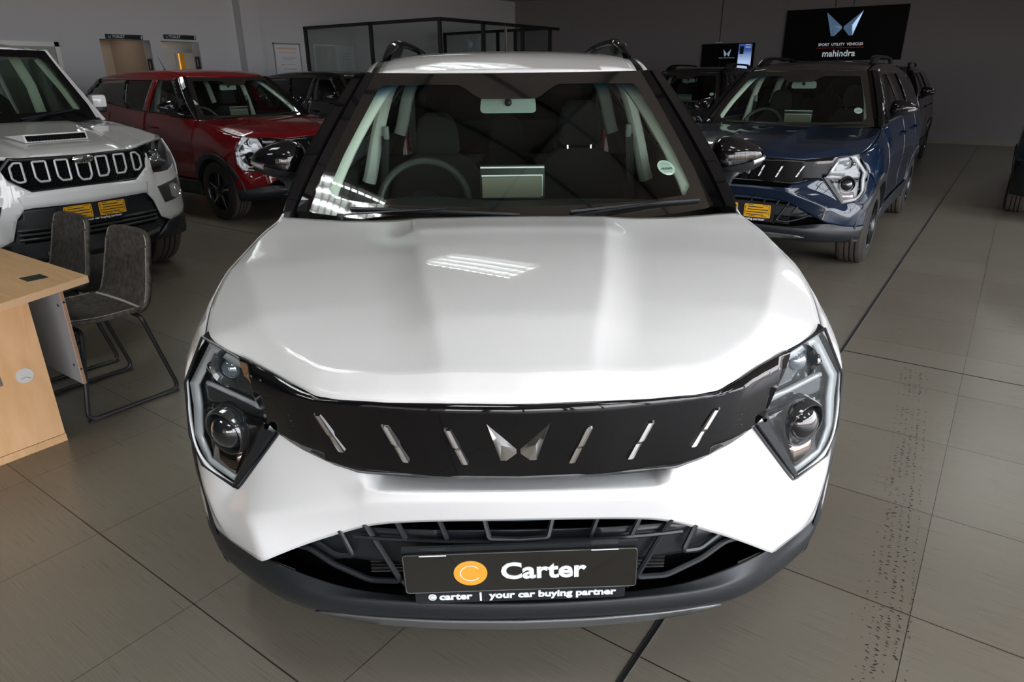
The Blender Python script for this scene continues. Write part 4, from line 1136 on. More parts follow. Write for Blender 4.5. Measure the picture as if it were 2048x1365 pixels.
        # bumper cheeks
        up = [(.472, 1.000), (.522, .848), (.70, .840), (.845, .868), (.875, .80), (.888, .68), (.885, .51), (.72, .495), (.577, .489), (.495, .53), (.45, .66), (.40, .722), (.36, .735), (.335, .826), (.44, .90)]
        panel('bumper_cheek', up, lambda x, z: FF(x, z, -.012 + (.03 if z > .80 and x > .5 else 0)), .035, W, root, side=s, thick=.01, angle=40)
        fo = [(.508, .752), (.60, .762), (.772, .775), (.790, .72), (.775, .65), (.70, .63), (.553, .627)]
        fg = panel('fog_surround', fo, lambda x, z: FF(x, z, -.020), .05, mat('dark_grey_plastic', (.035, .035, .037), .5), root, side=s, thick=.012)
        bm = bmesh.new(); c = Vector((s * .672, FF(.672, .70, -.045)[1], .698)); lathe(bm, [(.02, .058), (-.004, .056), (-.010, .050), (-.004, .044)], 28, 'Y', c); bmobj('fog_ring', bm, CHROME, fg)
        bm = bmesh.new(); lathe(bm, [(-.010, 0), (-.008, .024), (-.002, .044)], 24, 'Y', c); bmobj('fog_lens', bm, mat('fog_glass', (.55, .58, .6), .08, metal=.7, coat=1.0), fg)
        panel('lower_corner', [(.40, .37), (.577, .485), (.72, .492), (.886, .508), (.86, .38), (.80, .34)], lambda x, z: FF(x, z, .002), .05, BLACK_PLASTIC, root, side=s, thick=.01)
        bm = bmesh.new(); prism(bm, [(.30, .408), (.44, .428), (.47, .455), (.42, .445), (.30, .428)] if s > 0 else [(.12, .400), (.34, .412), (.34, .432), (.13, .425)], lambda x, z: (s * x, FF(x, z, -.02)[1], z), lambda x, z: (s * x, FF(x, z, .01)[1], z)); bmobj('skid_strip', bm, SATIN_SILVER, root)
    # centre bar of the bumper
    panel('front_bumper', [(0, .832), (.335, .826), (.42, .80), (.40, .722), (.36, .728), (0, .722)], lambda x, z: FF(x, z, -.016), .04, W, root, both=True, thick=.02)
    bk = panel('lower_intake', [(0, .722), (.36, .728), (.40, .722), (.45, .66), (.495, .53), (.577, .489), (.40, .36), (0, .36)], lambda x, z: FF(x, z, .012), .05, BLACK_PLASTIC, root, both=True, thick=.01)
    bm = bmesh.new()
    for z in (.585, .555, .525):
        tube(bm, [FF(x, z, -.004) for x in np.linspace(-.46, .46, 13)], .007, 5, flat=1.4)
    bmobj('intake_bars', bm, SATIN_BLACK, bk)
    bm = bmesh.new()
    for (a, b) in ((.56, .574), (.53, .546), (.50, .515)):
        V_ = [FF(x, a, -.001) for x in np.linspace(-.44, .44, 9)]; U_ = [FF(x, b, -.001) for x in np.linspace(-.44, .44, 9)]
        V_ = [bm.verts.new(q) for q in V_]; U_ = [bm.verts.new(q) for q in U_]
        for i in range(8): bm.faces.new((V_[i], V_[i + 1], U_[i + 1], U_[i]))
    bmobj('intake_slots', bm, VOID, bk)
    # grille
    GP = [(0, 1.022), (.30, 1.022), (.40, 1.036), (.485, .944), (.36, .838), (.334, .828), (0, .826)]
    gr = panel('grille', GP, lambda x, z: FF(x, z, .025), .05, VOID, root, both=True, thick=.01)
    bm = bmesh.new(); ring = [(0, 1.022), (.36, 1.028), (.405, 1.036), (.485, .944), (.36, .838), (.334, .828), (0, .826)]
    full = [FF(x, z, -.004) for x, z in ring] + [FF(-x, z, -.004) for x, z in ring[::-1][1:-1]]
    tube(bm, full, .013, 6, closed=True); bmobj('grille_frame', bm, SATIN_BLACK, gr, angle=60)
    bm = bmesh.new()
    for i in range(-20, 21):
        for j in range(9):
            x = i * .0235 + (.0118 if j % 2 else 0); z = .835 + j * .0225
            if abs(x) > .33 + (z - .828) * .9 if z < .944 else abs(x) > .485 - (z - .944) * .9: continue
            tube(bm, [Vector(FF(x + .0125 * math.cos(a * PI / 3), z + .0095 * math.sin(a * PI / 3), .010)) for a in range(6)], .0017, 4, closed=True)
    bmobj('grille_honeycomb', bm, SATIN_BLACK, gr)
    for i in range(-3, 4):
        bm = bmesh.new(); cx = i * .1265; top, bot, h = 1.012, (.872 if i == 0 else .878 + .004 * abs(i)), .044
        if abs(i) == 3:
            sgn = 1 if i > 0 else -1
            pts = [(cx - sgn * .030, top), (cx + sgn * .008, top), (cx + sgn * .034, .985), (cx + sgn * .034, .915), (cx + sgn * .004, bot), (cx - sgn * .030, bot + .004)]
        elif i == 0: pts = [(-.042, .985), (.042, .985), (.042, .90), (.024, .872), (-.024, .872), (-.042, .90)]
        else:
            sgn = 1 if i > 0 else -1
            pts = [(cx - .037, top), (cx + .037, top), (cx + .037, bot + (.028 if sgn > 0 else 0)), (cx + (.018 if sgn > 0 else .037), bot), (cx - (.037 if sgn > 0 else .018), bot), (cx - .037, bot + (0 if sgn > 0 else .028))]
            pts = [a for k, a in enumerate(pts) if k == 0 or math.dist(a, pts[k - 1]) > .001]
        tube(bm, round_corners([FF(x, z, -.008) for x, z in pts], .008, 3, closed=True), .0072, 8, closed=True)
        bmobj('grille_slot_ring', bm, mat('bright_satin_chrome', (.62, .62, .63), .35, metal=.15), gr)
    bm = bmesh.new(); lathe(bm, [(-.014, 0), (-.012, .5), (-.006, .85), (0, 1)], 28, 'Y')
    for v_ in bm.verts: v_.co = Vector((v_.co.x * .068, v_.co.y - .012, v_.co.z * .029 + 1.008))
    eb = bmobj('emblem', bm, CHROME, gr, angle=60)
    bm = bmesh.new()
    for (a, b) in ((-.030, .006), (-.012, .012), (.006, .018), (.034, .018)):
        tube(bm, [(a * .8, -.030, .985), (b * .9, -.030, 1.032)], .0022, 4, flat=.5)
    bmobj('emblem_ribs', bm, SATIN_BLACK, eb)
    build_brackets_at(root, Matrix.Translation((0, -.022, .668)) @ Matrix.Rotation(PI / 2, 4, 'X') @ Matrix.Diagonal((.86, .86, 1, 1)))
    # windscreen, roof, bed, cab
    def WP(x, z): return (x, 1.20 + (z - 1.19) * 1.02 + .26 * x * x * .9, z)
    w = panel('windscreen', [(0, 1.165), (.76, 1.185), (.70, 1.735), (0, 1.742)], WP, .08, glass('pickup_windscreen', (.55, .66, .58)), root, both=True, thick=0)
    bm = bmesh.new(); inn = [(0, 1.255), (.66, 1.27), (.69, 1.30), (.655, 1.62), (.60, 1.675), (0, 1.69)]; out_ = [(0, 1.165), (.76, 1.185), (.765, 1.30), (.715, 1.62), (.70, 1.735), (0, 1.742)]
    for i in range(5):
        for k in range(5):
            q = [Vector(inn[i]).lerp(Vector(inn[i + 1]), k / 5), Vector(inn[i]).lerp(Vector(inn[i + 1]), (k + 1) / 5), Vector(out_[i]).lerp(Vector(out_[i + 1]), (k + 1) / 5), Vector(out_[i]).lerp(Vector(out_[i + 1]), k / 5)]
            for s in (1, -1): bm.faces.new([bm.verts.new((s * c.x, WP(c.x, c.y)[1] - .002, c.y)) for c in q])
    bmesh.ops.remove_doubles(bm, verts=bm.verts[:], dist=2e-4)
    bmobj('windscreen_border', bm, GLOSS_BLACK, w)
    RF = lambda x, y: (x, y, hermite([1.75, 1.95, 2.3, 2.9, 3.2], [1.742, 1.79, 1.818, 1.82, 1.80])(y) - .06 * (abs(x) / .73) ** 3)
    panel('roof', [(0, 1.765), (.45, 1.80), (.70, 1.885), (.725, 2.3), (.725, 3.15), (.6, 3.2), (0, 3.22)], RF, .08, W, root, both=True, thick=.015, off=-1)
    panel('cab_rear', [(-.80, .6), (.80, .6), (.80, 1.18), (.72, 1.74), (-.72, 1.74), (-.80, 1.18)], lambda x, z: (x, 3.2, z), .2, W, root, thick=.02)
    for px, tx in ((-.55, .05), (.10, .62)):
        bm = bmesh.new(); tube(bm, [(px, WP(px, 1.17)[1] - .05, 1.19), (px + .1, WP(px, 1.2)[1] - .04, 1.215), (px + .34, WP(px + .34, 1.26)[1] - .022, 1.262)], .009, 6)
        tube(bm, [(x, WP(x, 1.215 + .055 * (x - px) / (tx - px))[1] - .014, 1.215 + .055 * (x - px) / (tx - px)) for x in np.linspace(px + .05, tx, 10)], .008, 6); bmobj('wiper', bm, SATIN_BLACK, root)
    for x in (-.37, .37): build_seat(root, x, 2.45, z0=.78)
    bm = bmesh.new(); box(bm, (-.76, 1.32, .8), (.76, 1.75, 1.17), bev=.04); bmobj('dashboard', bm, DASH, root)
    for s in (1, -1):
        bm = bmesh.new(); tube(bm, [(s * .73, 1.50, 1.19), (s * .70, 1.70, 1.42), (s * .64, 1.90, 1.66)], .03, 10, flat=.5); bmobj('a_pillar_trim', bm, TRIM_PALE, root)
        bm = bmesh.new(); tube(bm, [(s * .76, 2.36, 1.15), (s * .72, 2.36, 1.45), (s * .62, 2.36, 1.74)], .045, 8, flat=.5); bmobj('b_pillar_trim', bm, TRIM_PALE, root)
    bm = bmesh.new(); box(bm, (-.84, 3.25, .55), (.84, 5.05, .70)); box(bm, (-.86, 5.03, .6), (.86, 5.08, 1.15)); bmobj('load_bed', bm, W, root)
    bm = bmesh.new(); box(bm, (-.60, .35, .36), (.60, 5.0, .56)); box(bm, (-.58, .3, .5), (.58, 1.25, .80)); box(bm, (-.80, 1.35, .5), (.80, 3.2, .8)); bmobj('underbody', bm, VOID, root)

def build_brackets_at(root, rot):
    bm = bmesh.new(); box(bm, (-.262, -.080, -.008), (.262, .062, -.002)); bm.transform(rot)
    ho = bmobj('plate_holder', bm, SATIN_BLACK, root)
    for cx in (-.130, .130):
        bm = bmesh.new(); box(bm, (cx - .100, -.052, 0), (cx + .100, .052, .004)); box(bm, (cx - .104, -.046, 0), (cx + .104, .042, .003)); bm.transform(rot)
        b = bmobj('yellow_bracket', bm, YELLOW, root, smooth=False)
        bm = bmesh.new()
        for k, (a, w) in enumerate(((-.075, .12), (-.075, .16), (-.085, .17), (-.085, .14))):
            yy = .030 - k * .0205; box(bm, (cx + a, yy - .0032, .0038), (cx + a + w, yy + .0032, .0048))
        for xx, yy in ((-.08, .043), (.04, .043), (-.06, -.045), (.035, -.045)): box(bm, (cx + xx, yy, .0038), (cx + xx + .045, yy + .004, .0048))
        for yy in (-.03, .01):
            box(bm, (cx - .096, yy, .0038), (cx - .092, yy + .03, .0048)); box(bm, (cx + .092, yy, .0038), (cx + .096, yy + .03, .0048))
        bm.transform(rot); bmobj('bracket_slots', bm, DARK_PLASTIC, b, smooth=False)
        bm = bmesh.new(); lathe(bm, [(.004, .005), (.008, .004), (.009, 0)], 10, 'Z', (cx - .01, .034, 0)); bm.transform(rot); bmobj('bracket_screw', bm, CHROME, b)
    text('holder_lettering', 'carter  |  your car buying partner', .0245, WHITE_PRINT, ho, rot @ Matrix.Translation((.002, -.0675, -.0012)), sx=1.165, bold=.0009)

# ================================================================== vehicles
suv = empty('suv', (0, 0, 0), CAR_ROT, 'white compact suv in the middle with a black dealer number plate', 'car')
build_suv(suv, True)
pick = empty('pickup_truck', (-4.415, 1.195, 0), 1.5777, 'white pickup truck with a seven slot grille and hood scoop', 'pickup truck')
build_pickup(pick)
index_children()
SKIP = ('number_plate', 'plate_holder')
def another(loc, rz, label, paint, roof=None, skip=SKIP, brackets=True):
    sw = {PAINT_WHITE: paint, ROOF_BLACK: ROOF_BLACK}
    c = copy_tree(suv, None, sw, skip)
    c.location = (*loc, 0); c.rotation_euler = (0, 0, rz); c['label'] = label
    if brackets: build_brackets_at(c, Matrix.Translation((0, .092, .475)) @ Matrix.Rotation(PI / 2, 4, 'X'))
    if roof:
        for o in bpy.data.objects:
            if o.parent == c and o.name.split('.')[0] in roof[1]:
                for s in o.material_slots:
                    if s.material == paint: s.link = 'OBJECT'; s.material = roof[0]
    return c
another((-1.028, 4.536), .018, 'dark blue compact suv with a black roof behind the white suv', PAINT_BLUE, (ROOF_BLACK, ('roof', 'roof_edge', 'roof_side_rail', 'b_pillar')))
another((-5.657, 4.261), 1.5624, 'red compact suv behind the white pickup truck', PAINT_RED, skip=SKIP + ('roof_rail',))
another((-4.02, 9.08), 0.0, 'black suv behind the dark blue suv, below the wall screen', PAINT_BLACK)
another((-1.43, 10.62), .03, 'dark grey suv behind the dark blue suv, nearest the dark wall', PAINT_GREY)
another((-7.1, 7.85), 1.5624, 'black suv behind the red suv, in front of the glazed office', PAINT_BLACK, skip=SKIP + ('roof_rail',))
another((1.72, 12.15), PI - .03, 'steel blue suv with only its tail in view at the right edge', PAINT_STEEL, brackets=False)

# ================================================================== room
def floor_mat():
    m = bpy.data.materials.new('floor_tiles'); m.use_nodes = True; nt = m.node_tree; N = nt.nodes; L = nt.links
    b = N['Principled BSDF']
    tc = N.new('ShaderNodeTexCoord'); sp = N.new('ShaderNodeSeparateXYZ'); L.new(tc.outputs['Object'], sp.inputs[0])
    def m2(op, a, b_=None, c=None):
        n = N.new('ShaderNodeMath'); n.operation = op
        for i, v_ in enumerate((a, b_, c)):
            if v_ is None: continue
            if isinstance(v_, (int, float)): n.inputs[i].default_value = v_
            else: L.new(v_, n.inputs[i])
        return n.outputs[0]
    def edge(sock, off, half):
        u = m2('SUBTRACT', sock, off); q = m2('DIVIDE', u, .6); r = m2('FRACT', m2('ADD', q, 1000.5))
        d = m2('ABSOLUTE', m2('SUBTRACT', r, .5)); return m2('LESS_THAN', d, half / .6), m2('FLOOR', m2('ADD', q, 1000.0))
    ex, cx = edge(sp.outputs['X'], .096, .0013); ey, cy = edge(sp.outputs['Y'], .426, .0021)
    grout = m2('MAXIMUM', ex, ey)
    cmb = N.new('ShaderNodeCombineXYZ'); L.new(cx, cmb.inputs[0]); L.new(cy, cmb.inputs[1])
    wn_ = N.new('ShaderNodeTexWhiteNoise'); L.new(cmb.outputs[0], wn_.inputs['Vector'])
    mp = N.new('ShaderNodeMapping'); mp.inputs['Scale'].default_value = (5, 260, 1); L.new(tc.outputs['Object'], mp.inputs['Vector'])
    ns = N.new('ShaderNodeTexNoise'); ns.inputs['Scale'].default_value = 1.0; ns.inputs['Detail'].default_value = 2; L.new(mp.outputs[0], ns.inputs['Vector'])
    big = N.new('ShaderNodeTexNoise'); big.inputs['Scale'].default_value = 1.3; L.new(tc.outputs['Object'], big.inputs['Vector'])
    f = m2('ADD', m2('ADD', m2('MULTIPLY', ns.outputs['Fac'], .30), .12), m2('ADD', m2('MULTIPLY', wn_.outputs['Value'], .10), m2('MULTIPLY', big.outputs['Fac'], .25)))
    cr = N.new('ShaderNodeValToRGB'); cr.color_ramp.elements[0].position = .25; cr.color_ramp.elements[0].color = (.124, .106, .082, 1)
    cr.color_ramp.elements[1].position = .70; cr.color_ramp.elements[1].color = (.238, .214, .176, 1); L.new(f, cr.inputs[0])
    mx = N.new('ShaderNodeMix'); mx.data_type = 'RGBA'; L.new(grout, mx.inputs[0]); L.new(cr.outputs[0], mx.inputs[6]); mx.inputs[7].default_value = (.022, .017, .013, 1)
    L.new(mx.outputs[2], b.inputs['Base Color'])
    rr = N.new('ShaderNodeMapRange'); rr.inputs['To Min'].default_value = .25; rr.inputs['To Max'].default_value = .33; L.new(ns.outputs['Fac'], rr.inputs['Value']); L.new(rr.outputs[0], b.inputs['Roughness'])
    bp = N.new('ShaderNodeBump'); bp.inputs['Strength'].default_value = .025; bp.inputs['Distance'].default_value = .001
    L.new(m2('SUBTRACT', ns.outputs['Fac'], m2('MULTIPLY', grout, 2.0)), bp.inputs['Height']); L.new(bp.outputs[0], b.inputs['Normal'])
    return m

def sbox(name, boxes, m, bev=0):
    bm = bmesh.new()
    for lo, hi in boxes: box(bm, lo, hi, bev=bev)
    return structure(bmobj(name, bm, m, smooth=False))

WALL_WHITE = mat('painted_wall_white', (.52, .525, .535), .85, bump=(60, .15, .002))
WALL_DARK = mat('painted_wall_charcoal', (.22, .202, .207), .8, bump=(60, .25, .002))
CEIL = mat('ceiling_board', (.40, .40, .39), .9)
FRAME_BLACK = mat('black_office_frame', (.010, .009, .008), .4)
ALU = mat('brushed_aluminium', (.50, .50, .50), .35, metal=1.0)

sbox('floor', [((X0 - 3, Y0 - .3, -.05), (X1 + .3, Y1 + .2, 0))], floor_mat())
bm = bmesh.new()
box(bm, (X0 - .1, Y0 - .3, HC), (X1 + .3, Y1 + .2, HC + .1)); structure(bmobj('ceiling', bm, CEIL, smooth=False))
# left wall with the two toilet openings
D1, D2 = (5.204, 6.074), (6.27, 7.012); dh = 2.14
sbox('wall_left', [((X0 - .25, Y0, 0), (X0, D1[0], HC)), ((X0 - .25, D1[0], dh), (X0, D1[1], HC)), ((X0 - .25, D1[1], 0), (X0, D2[0], HC)),
                   ((X0 - .25, D2[0], dh), (X0, D2[1], HC)), ((X0 - .25, D2[1], 0), (X0, Y1, HC))], WALL_WHITE)
sbox('trim_4', [((X0, 7.855, 0), (X0 + .22, 8.27, HC))], WALL_WHITE)
WARM = mat('warm_passage_wall', (.42, .34, .27), .8)
sbox('wall_passage', [((X0 - 1.6, D1[0] - .5, 0), (X0 - 1.55, D1[1] + .05, 2.6)), ((X0 - 1.6, D1[0] - .55, 0), (X0 - .25, D1[0] - .5, 2.6)), ((X0 - 1.6, D1[1] + .05, 0), (X0 - .25, D1[1] + .10, 2.6)),
                       ((X0 - 1.6, D1[0] - .5, 2.55), (X0 - .25, D1[1] + .1, 2.6))], WARM)
DW = D2[1] + 1.5
sbox('wall_washroom', [((X0 - 2.2, D2[0] - .06, 0), (X0 - 2.15, DW, 2.6)), ((X0 - 2.2, DW, 0), (X0 - .25, DW + .05, 2.6)), ((X0 - 2.2, D2[0] - .06, 2.35), (X0 - .25, DW, 2.4))], mat('washroom_wall', (.45, .45, .43), .8))
sbox('door_1', [((X0 - 1.02, D2[0] - .05, 1.98), (X0 - .96, DW, 2.05)), ((X0 - 1.02, 7.06, 0), (X0 - .96, 7.11, 1.98)), ((X0 - 1.00, D2[0] - .05, 0), (X0 - .98, 7.06, 1.98)), ((X0 - 1.00, 7.5, 0), (X0 - .98, DW, 1.98))], mat('white_door_frame', (.55, .54, .51), .5))
sbox('door_2', [((X0 - 1.35, 7.34, 0), (X0 - 1.30, 7.44, 1.98))], mat('orange_yellow_paint', (.85, .38, .02), .5))
area('passage_fill', (X0 - .95, 5.45, 2.45), (0, 0, 0), .3, .3, 2.2, (1.0, .86, .72))  # added fill light that brightens the passage, no known fitting
area('washroom_fill', (X0 - 1.6, 6.9, 2.3), (0, 0, 0), .3, .3, 5, (1.0, .9, .75))  # added fill light inside the washroom, no known fitting
# dark back wall and its skirting
sbox('wall_back', [((X0, Y1, 0), (X1, Y1 + .2, HC))], WALL_DARK)
bm = bmesh.new(); k = X0
while k < X1: box(bm, (k, Y1 - .012, 0), (min(k + .597, X1), Y1, .075)); k += .6
structure(bmobj('baseboard_back', bm, mat('skirting_tile', (.22, .195, .155), .5), smooth=False))
# shop front behind the camera and the glazed side wall, mullions only where daylight comes in
GL = mat('shopfront_frame', (.02, .02, .02), .4)
b_ = [((X0, Y0 - .2, 0), (-.75, Y0, HC)), ((-.75, Y0 - .2, 2.45), (X1, Y0, HC)), ((-.75, Y0 - .2, 0), (X1, Y0, .08))]
for x in np.arange(-.75, X1, 1.45): b_.append(((x - .03, Y0 - .1, .08), (x + .03, Y0, 2.45)))
sbox('wall_front', b_, GL)
b_ = [((X1, Y0, 0), (X1 + .2, Y1, .08)), ((X1, Y0, 3.1), (X1 + .2, Y1, HC)), ((X1, 8.6, .08), (X1 + .2, Y1, 3.1))]
for y in np.arange(Y0, 8.6, 1.45): b_.append(((X1, y - .03, .08), (X1 + .1, y + .03, 3.1)))
for z in (1.1, 2.2): b_.append(((X1, Y0, z - .025), (X1 + .1, 8.6, z + .025)))
sbox('wall_right', b_, GL)
sbox('sky_shade_slab', [((-14, Y0 - 6.5, 2.48), (X1 + 1.2, Y0 - .25, 2.65))], mat('sky_shade_board', (.22, .20, .18), .8))  # unseen slab added to hold back sky light through the shop front
sbox('sky_block_wall', [((-30, -20, -.06), (6, -18, 6.5))], mat('sky_block_grey', (.20, .19, .18), .9))  # unseen block added to darken the low sky ahead of the front
sbox('floor_outside', [((-30, -30, -.09), (40, 40, -.06))], mat('brick_paving', (.50, .34, .23), .9, bump=(12, .3, .01)))
# expansion joints in the floor
JB = mat('joint_rubber', (.010, .010, .010), .5)
sbox('trim_1', [((.0920, Y0, 0), (.1040, Y1, .0012))], JB)
sbox('trim_2', [((.0895, Y0, 0), (.0920, Y1, .0016)), ((.1040, Y0, 0), (.1065, Y1, .0016))], ALU)
sbox('trim_3', [((X0, 3.131, 0), (X1, 3.140, .0012))], JB)

# office of black framed glass against the left wall
OZ, OX, OY = 2.5, -8.44, 9.53
off = empty('glazed_office', (X0, OY, 0), 0, 'black framed glass office partition in the far left corner', 'office partition')
def orel(lo, hi): return (lo[0] - X0, lo[1] - OY, lo[2]), (hi[0] - X0, hi[1] - OY, hi[2])
def opart(name, boxes, m, smooth=False):
    bm = bmesh.new()
    for lo, hi in boxes: box(bm, *orel(lo, hi))
    return bmobj(name, bm, m, off, smooth=False)
for x in (X0 + .03, -10.263, OX): opart('mullion', [((x - .03, OY - .03, 0), (x + .03, OY + .03, OZ))], FRAME_BLACK)
for y in (10.851, 12.238, 13.34): opart('mullion', [((OX - .03, y - .035, 0), (OX + .03, y + .035, OZ))], FRAME_BLACK)
opart('top_rail', [((X0, OY - .03, OZ - .04), (OX, OY + .03, OZ + .02)), ((OX - .03, OY, OZ - .04), (OX + .03, 13.7, OZ + .02))], FRAME_BLACK)
opart('bottom_rail', [((X0, OY - .03, 0), (OX, OY + .03, .08)), ((OX - .03, OY, 0), (OX + .03, 13.7, .08))], FRAME_BLACK)
opart('door_pull', [((OX - .02, 11.60, .4), (OX + .02, 11.63, 2.45))], mat('beige_door_post', (.35, .28, .20), .5))
opart('inner_frame', [((X0 + .8, 13.17, 2.45), (OX, 13.23, 2.51)), ((X0 + .8, 13.17, 0), (X0 + .86, 13.23, 2.5)), ((-9.85, 13.17, 0), (-9.79, 13.23, 2.5)), ((OX - .9, 13.17, 1.95), (OX, 13.22, 2.02)), ((OX - .9, 13.17, 0), (OX - .84, 13.22, 2.5))], FRAME_BLACK)
PANE = glass('office_glass', (.72, .76, .74))
def pane(pts):
    bm = bmesh.new(); bm.faces.new([bm.verts.new((x - X0, y - OY, z)) for x, y, z in pts]); return bmobj('glass_pane', bm, PANE, off, smooth=False)
pane([(X0 + .06, OY, .08), (-10.29, OY, .08), (-10.29, OY, OZ - .04), (X0 + .06, OY, OZ - .04)])
pane([(-10.23, OY, .08), (OX - .03, OY, .08), (OX - .03, OY, OZ - .04), (-10.23, OY, OZ - .04)])
for a, b in ((9.56, 10.816), (10.886, 12.20), (12.273, 13.3)): pane([(OX, a, .08), (OX, b, .08), (OX, b, OZ - .04), (OX, a, OZ - .04)])

def on_wall_x(y, z):   # frame of reference on the left wall: local x runs along +y, local y up, local z into the room
    return Matrix.Translation((X0, y, z)) @ Matrix(((0, 0, 1, 0), (1, 0, 0, 0), (0, 1, 0, 0), (0, 0, 0, 1)))
def wall_thing(name, mtx, label, cat, group=None):
    e = empty(name, mtx.translation, 0, label, cat, group)
    return e, Matrix.Translation(-mtx.translation) @ mtx
def flat(name, m, par, mtx, boxes, bev=0):
    bm = bmesh.new()
    for lo, hi in boxes: box(bm, lo, hi, bev=bev)
    bm.transform(mtx); return bmobj(name, bm, m, par, smooth=False)

def wings(bm, s, tilt=0, d=.0):
    """the two mirrored blades of the maker's emblem, unit width"""
    for sx in (-1, 1):
        pts = [(.50, .46), (.03, -.10), (.03, -.20), (.20, -.46), (.30, -.46)]; ap = (.26, -.06)
        B0 = [bm.verts.new((sx * x * s, y * s, 0)) for x, y in pts]; B1 = [bm.verts.new((sx * x * s, y * s, .05 * s)) for x, y in pts]
        A = bm.verts.new((sx * ap[0] * s, ap[1] * s, .11 * s)); k = len(pts)
        for i in range(k):
            bm.faces.new((B0[i], B0[(i + 1) % k], B1[(i + 1) % k], B1[i])); bm.faces.new((B1[i], B1[(i + 1) % k], A))

# toilet signs
for (ya, yb, z, lab) in ((5.312, 5.943, 2.182, 'black toilet sign above the left doorway'), (6.342, 6.954, 2.212, 'black toilet sign above the right doorway')):
    M0 = on_wall_x((ya + yb) / 2, z); e, M1 = wall_thing('toilet_sign', M0, lab, 'sign')
    w = (yb - ya) / 2
    flat('sign_board', mat('sign_black', (.012, .012, .014), .3), e, M1, [((-w, -.038, 0), (w, .038, .03))])
    text('sign_lettering', 'TOILET', .062, mat('sign_grey_print', (.55, .56, .58), .5), e, M1 @ Matrix.Translation((-w * .34, 0, .031)), sx=1.1, bold=.001)
    bm = bmesh.new(); wings(bm, .055); bm.transform(M1 @ Matrix.Translation((-w * .82, .002, .03))); bmobj('sign_emblem', bm, mat('sign_emblem_blue', (.20, .30, .40), .3, metal=.5), e, smooth=False)
    bm = bmesh.new(); lathe(bm, [(0, .008), (.002, .008), (.002, 0)], 12, 'Z', (0, .018, 0)); box(bm, (-.009, -.012, 0), (.009, .008, .002)); box(bm, (-.006, -.030, 0), (.006, -.012, .002)); bm.transform(M1 @ Matrix.Translation((w * .92, 0, .031)))
    bmobj('person_pictogram', bm, WHITE_PRINT, e, smooth=False)
for (y, z, lab) in ((D1[1] - .001, 1.73, 'small black pictogram plate in the left toilet doorway'), (D2[1] - .001, 1.78, 'small black pictogram plate in the right toilet doorway')):
    e = empty('pictogram_plate', (X0 - .12, y, z), 0, lab, 'sign'); bm = bmesh.new(); box(bm, (-.07, -.008, -.11), (.07, 0, .11)); bmobj('plate', bm, mat('sign_black', (0, 0, 0)), e, smooth=False)
    bm = bmesh.new(); box(bm, (-.012, -.010, -.06), (.012, -.008, .02)); lathe(bm, [(-.010, 0), (-.010, .016), (-.008, .016)], 12, 'Y', (0, 0, .042)); bmobj('pictogram', bm, mat('sign_grey_print', (.5, .5, .5)), e, smooth=False)
# framed values poster
M0 = on_wall_x(9.01, 1.72); e, M1 = wall_thing('framed_poster', M0, 'silver framed white values poster beside the glazed office', 'poster')
flat('poster_frame', ALU, e, M1, [((-.345, -.46, 0), (-.315, .46, .02)), ((.315, -.46, 0), (.345, .46, .02)), ((-.345, .43, 0), (.345, .46, .02)), ((-.345, -.46, 0), (.345, -.43, .02))])
flat('poster_sheet', mat('white_poster_paper', (.66, .67, .70), .35), e, M1, [((-.315, -.43, 0), (.315, .43, .008))])
OT = mat('orange_poster_ink', (.65, .26, .06), .6); GT = mat('grey_poster_ink', (.25, .25, .27), .6)
text('poster_heading', 'OUR CARTER VALUES', .052, OT, e, M1 @ Matrix.Translation((0, .355, .009)), sx=1.0, bold=.001)
flat('poster_lines', GT, e, M1, [((-.16 + a, z - .004, .0081), (.16 - b, z + .004, .0092)) for z, a, b in ((.17, 0, .0), (.14, .03, .03), (.04, .1, .0), (-.05, .0, .1), (-.15, -.04, .04), (-.175, .03, .03), (-.27, .04, .04))])
flat('poster_accents', OT, e, M1, [((-.22, .272, .0081), (.22, .279, .0092)), ((.06, .164, .0095), (.20, .176, .0100)), ((-.2, .034, .0095), (-.08, .046, .0100)), ((.02, -.056, .0095), (.2, -.044, .0100)), ((.14, -.156, .0095), (.22, -.144, .0100))])
bm = bmesh.new(); lathe(bm, [(0.0081, .033), (.0092, .033), (.0092, 0)], 20, 'Z', (.05, -.355, 0)); bm.transform(M1); bmobj('poster_disc', bm, mat('orange_disc_ink', (.8, .32, .03), .5), e, smooth=False)
# sleeve pinned inside the office
M0 = on_wall_x(10.62, 1.85); e, M1 = wall_thing('pinned_sheet', M0, 'white paper sheet on the wall inside the glazed office', 'paper')
flat('sheet', mat('paper_in_sleeve', (.60, .63, .66), .3), e, M1, [((-.28, -.32, 0), (.28, .32, .003))])
flat('sheet_print', GT, e, M1, [((-.18 + .02 * k, -.22 + .06 * k, .003), (.18 - .01 * k, -.212 + .06 * k, .004)) for k in range(7)])
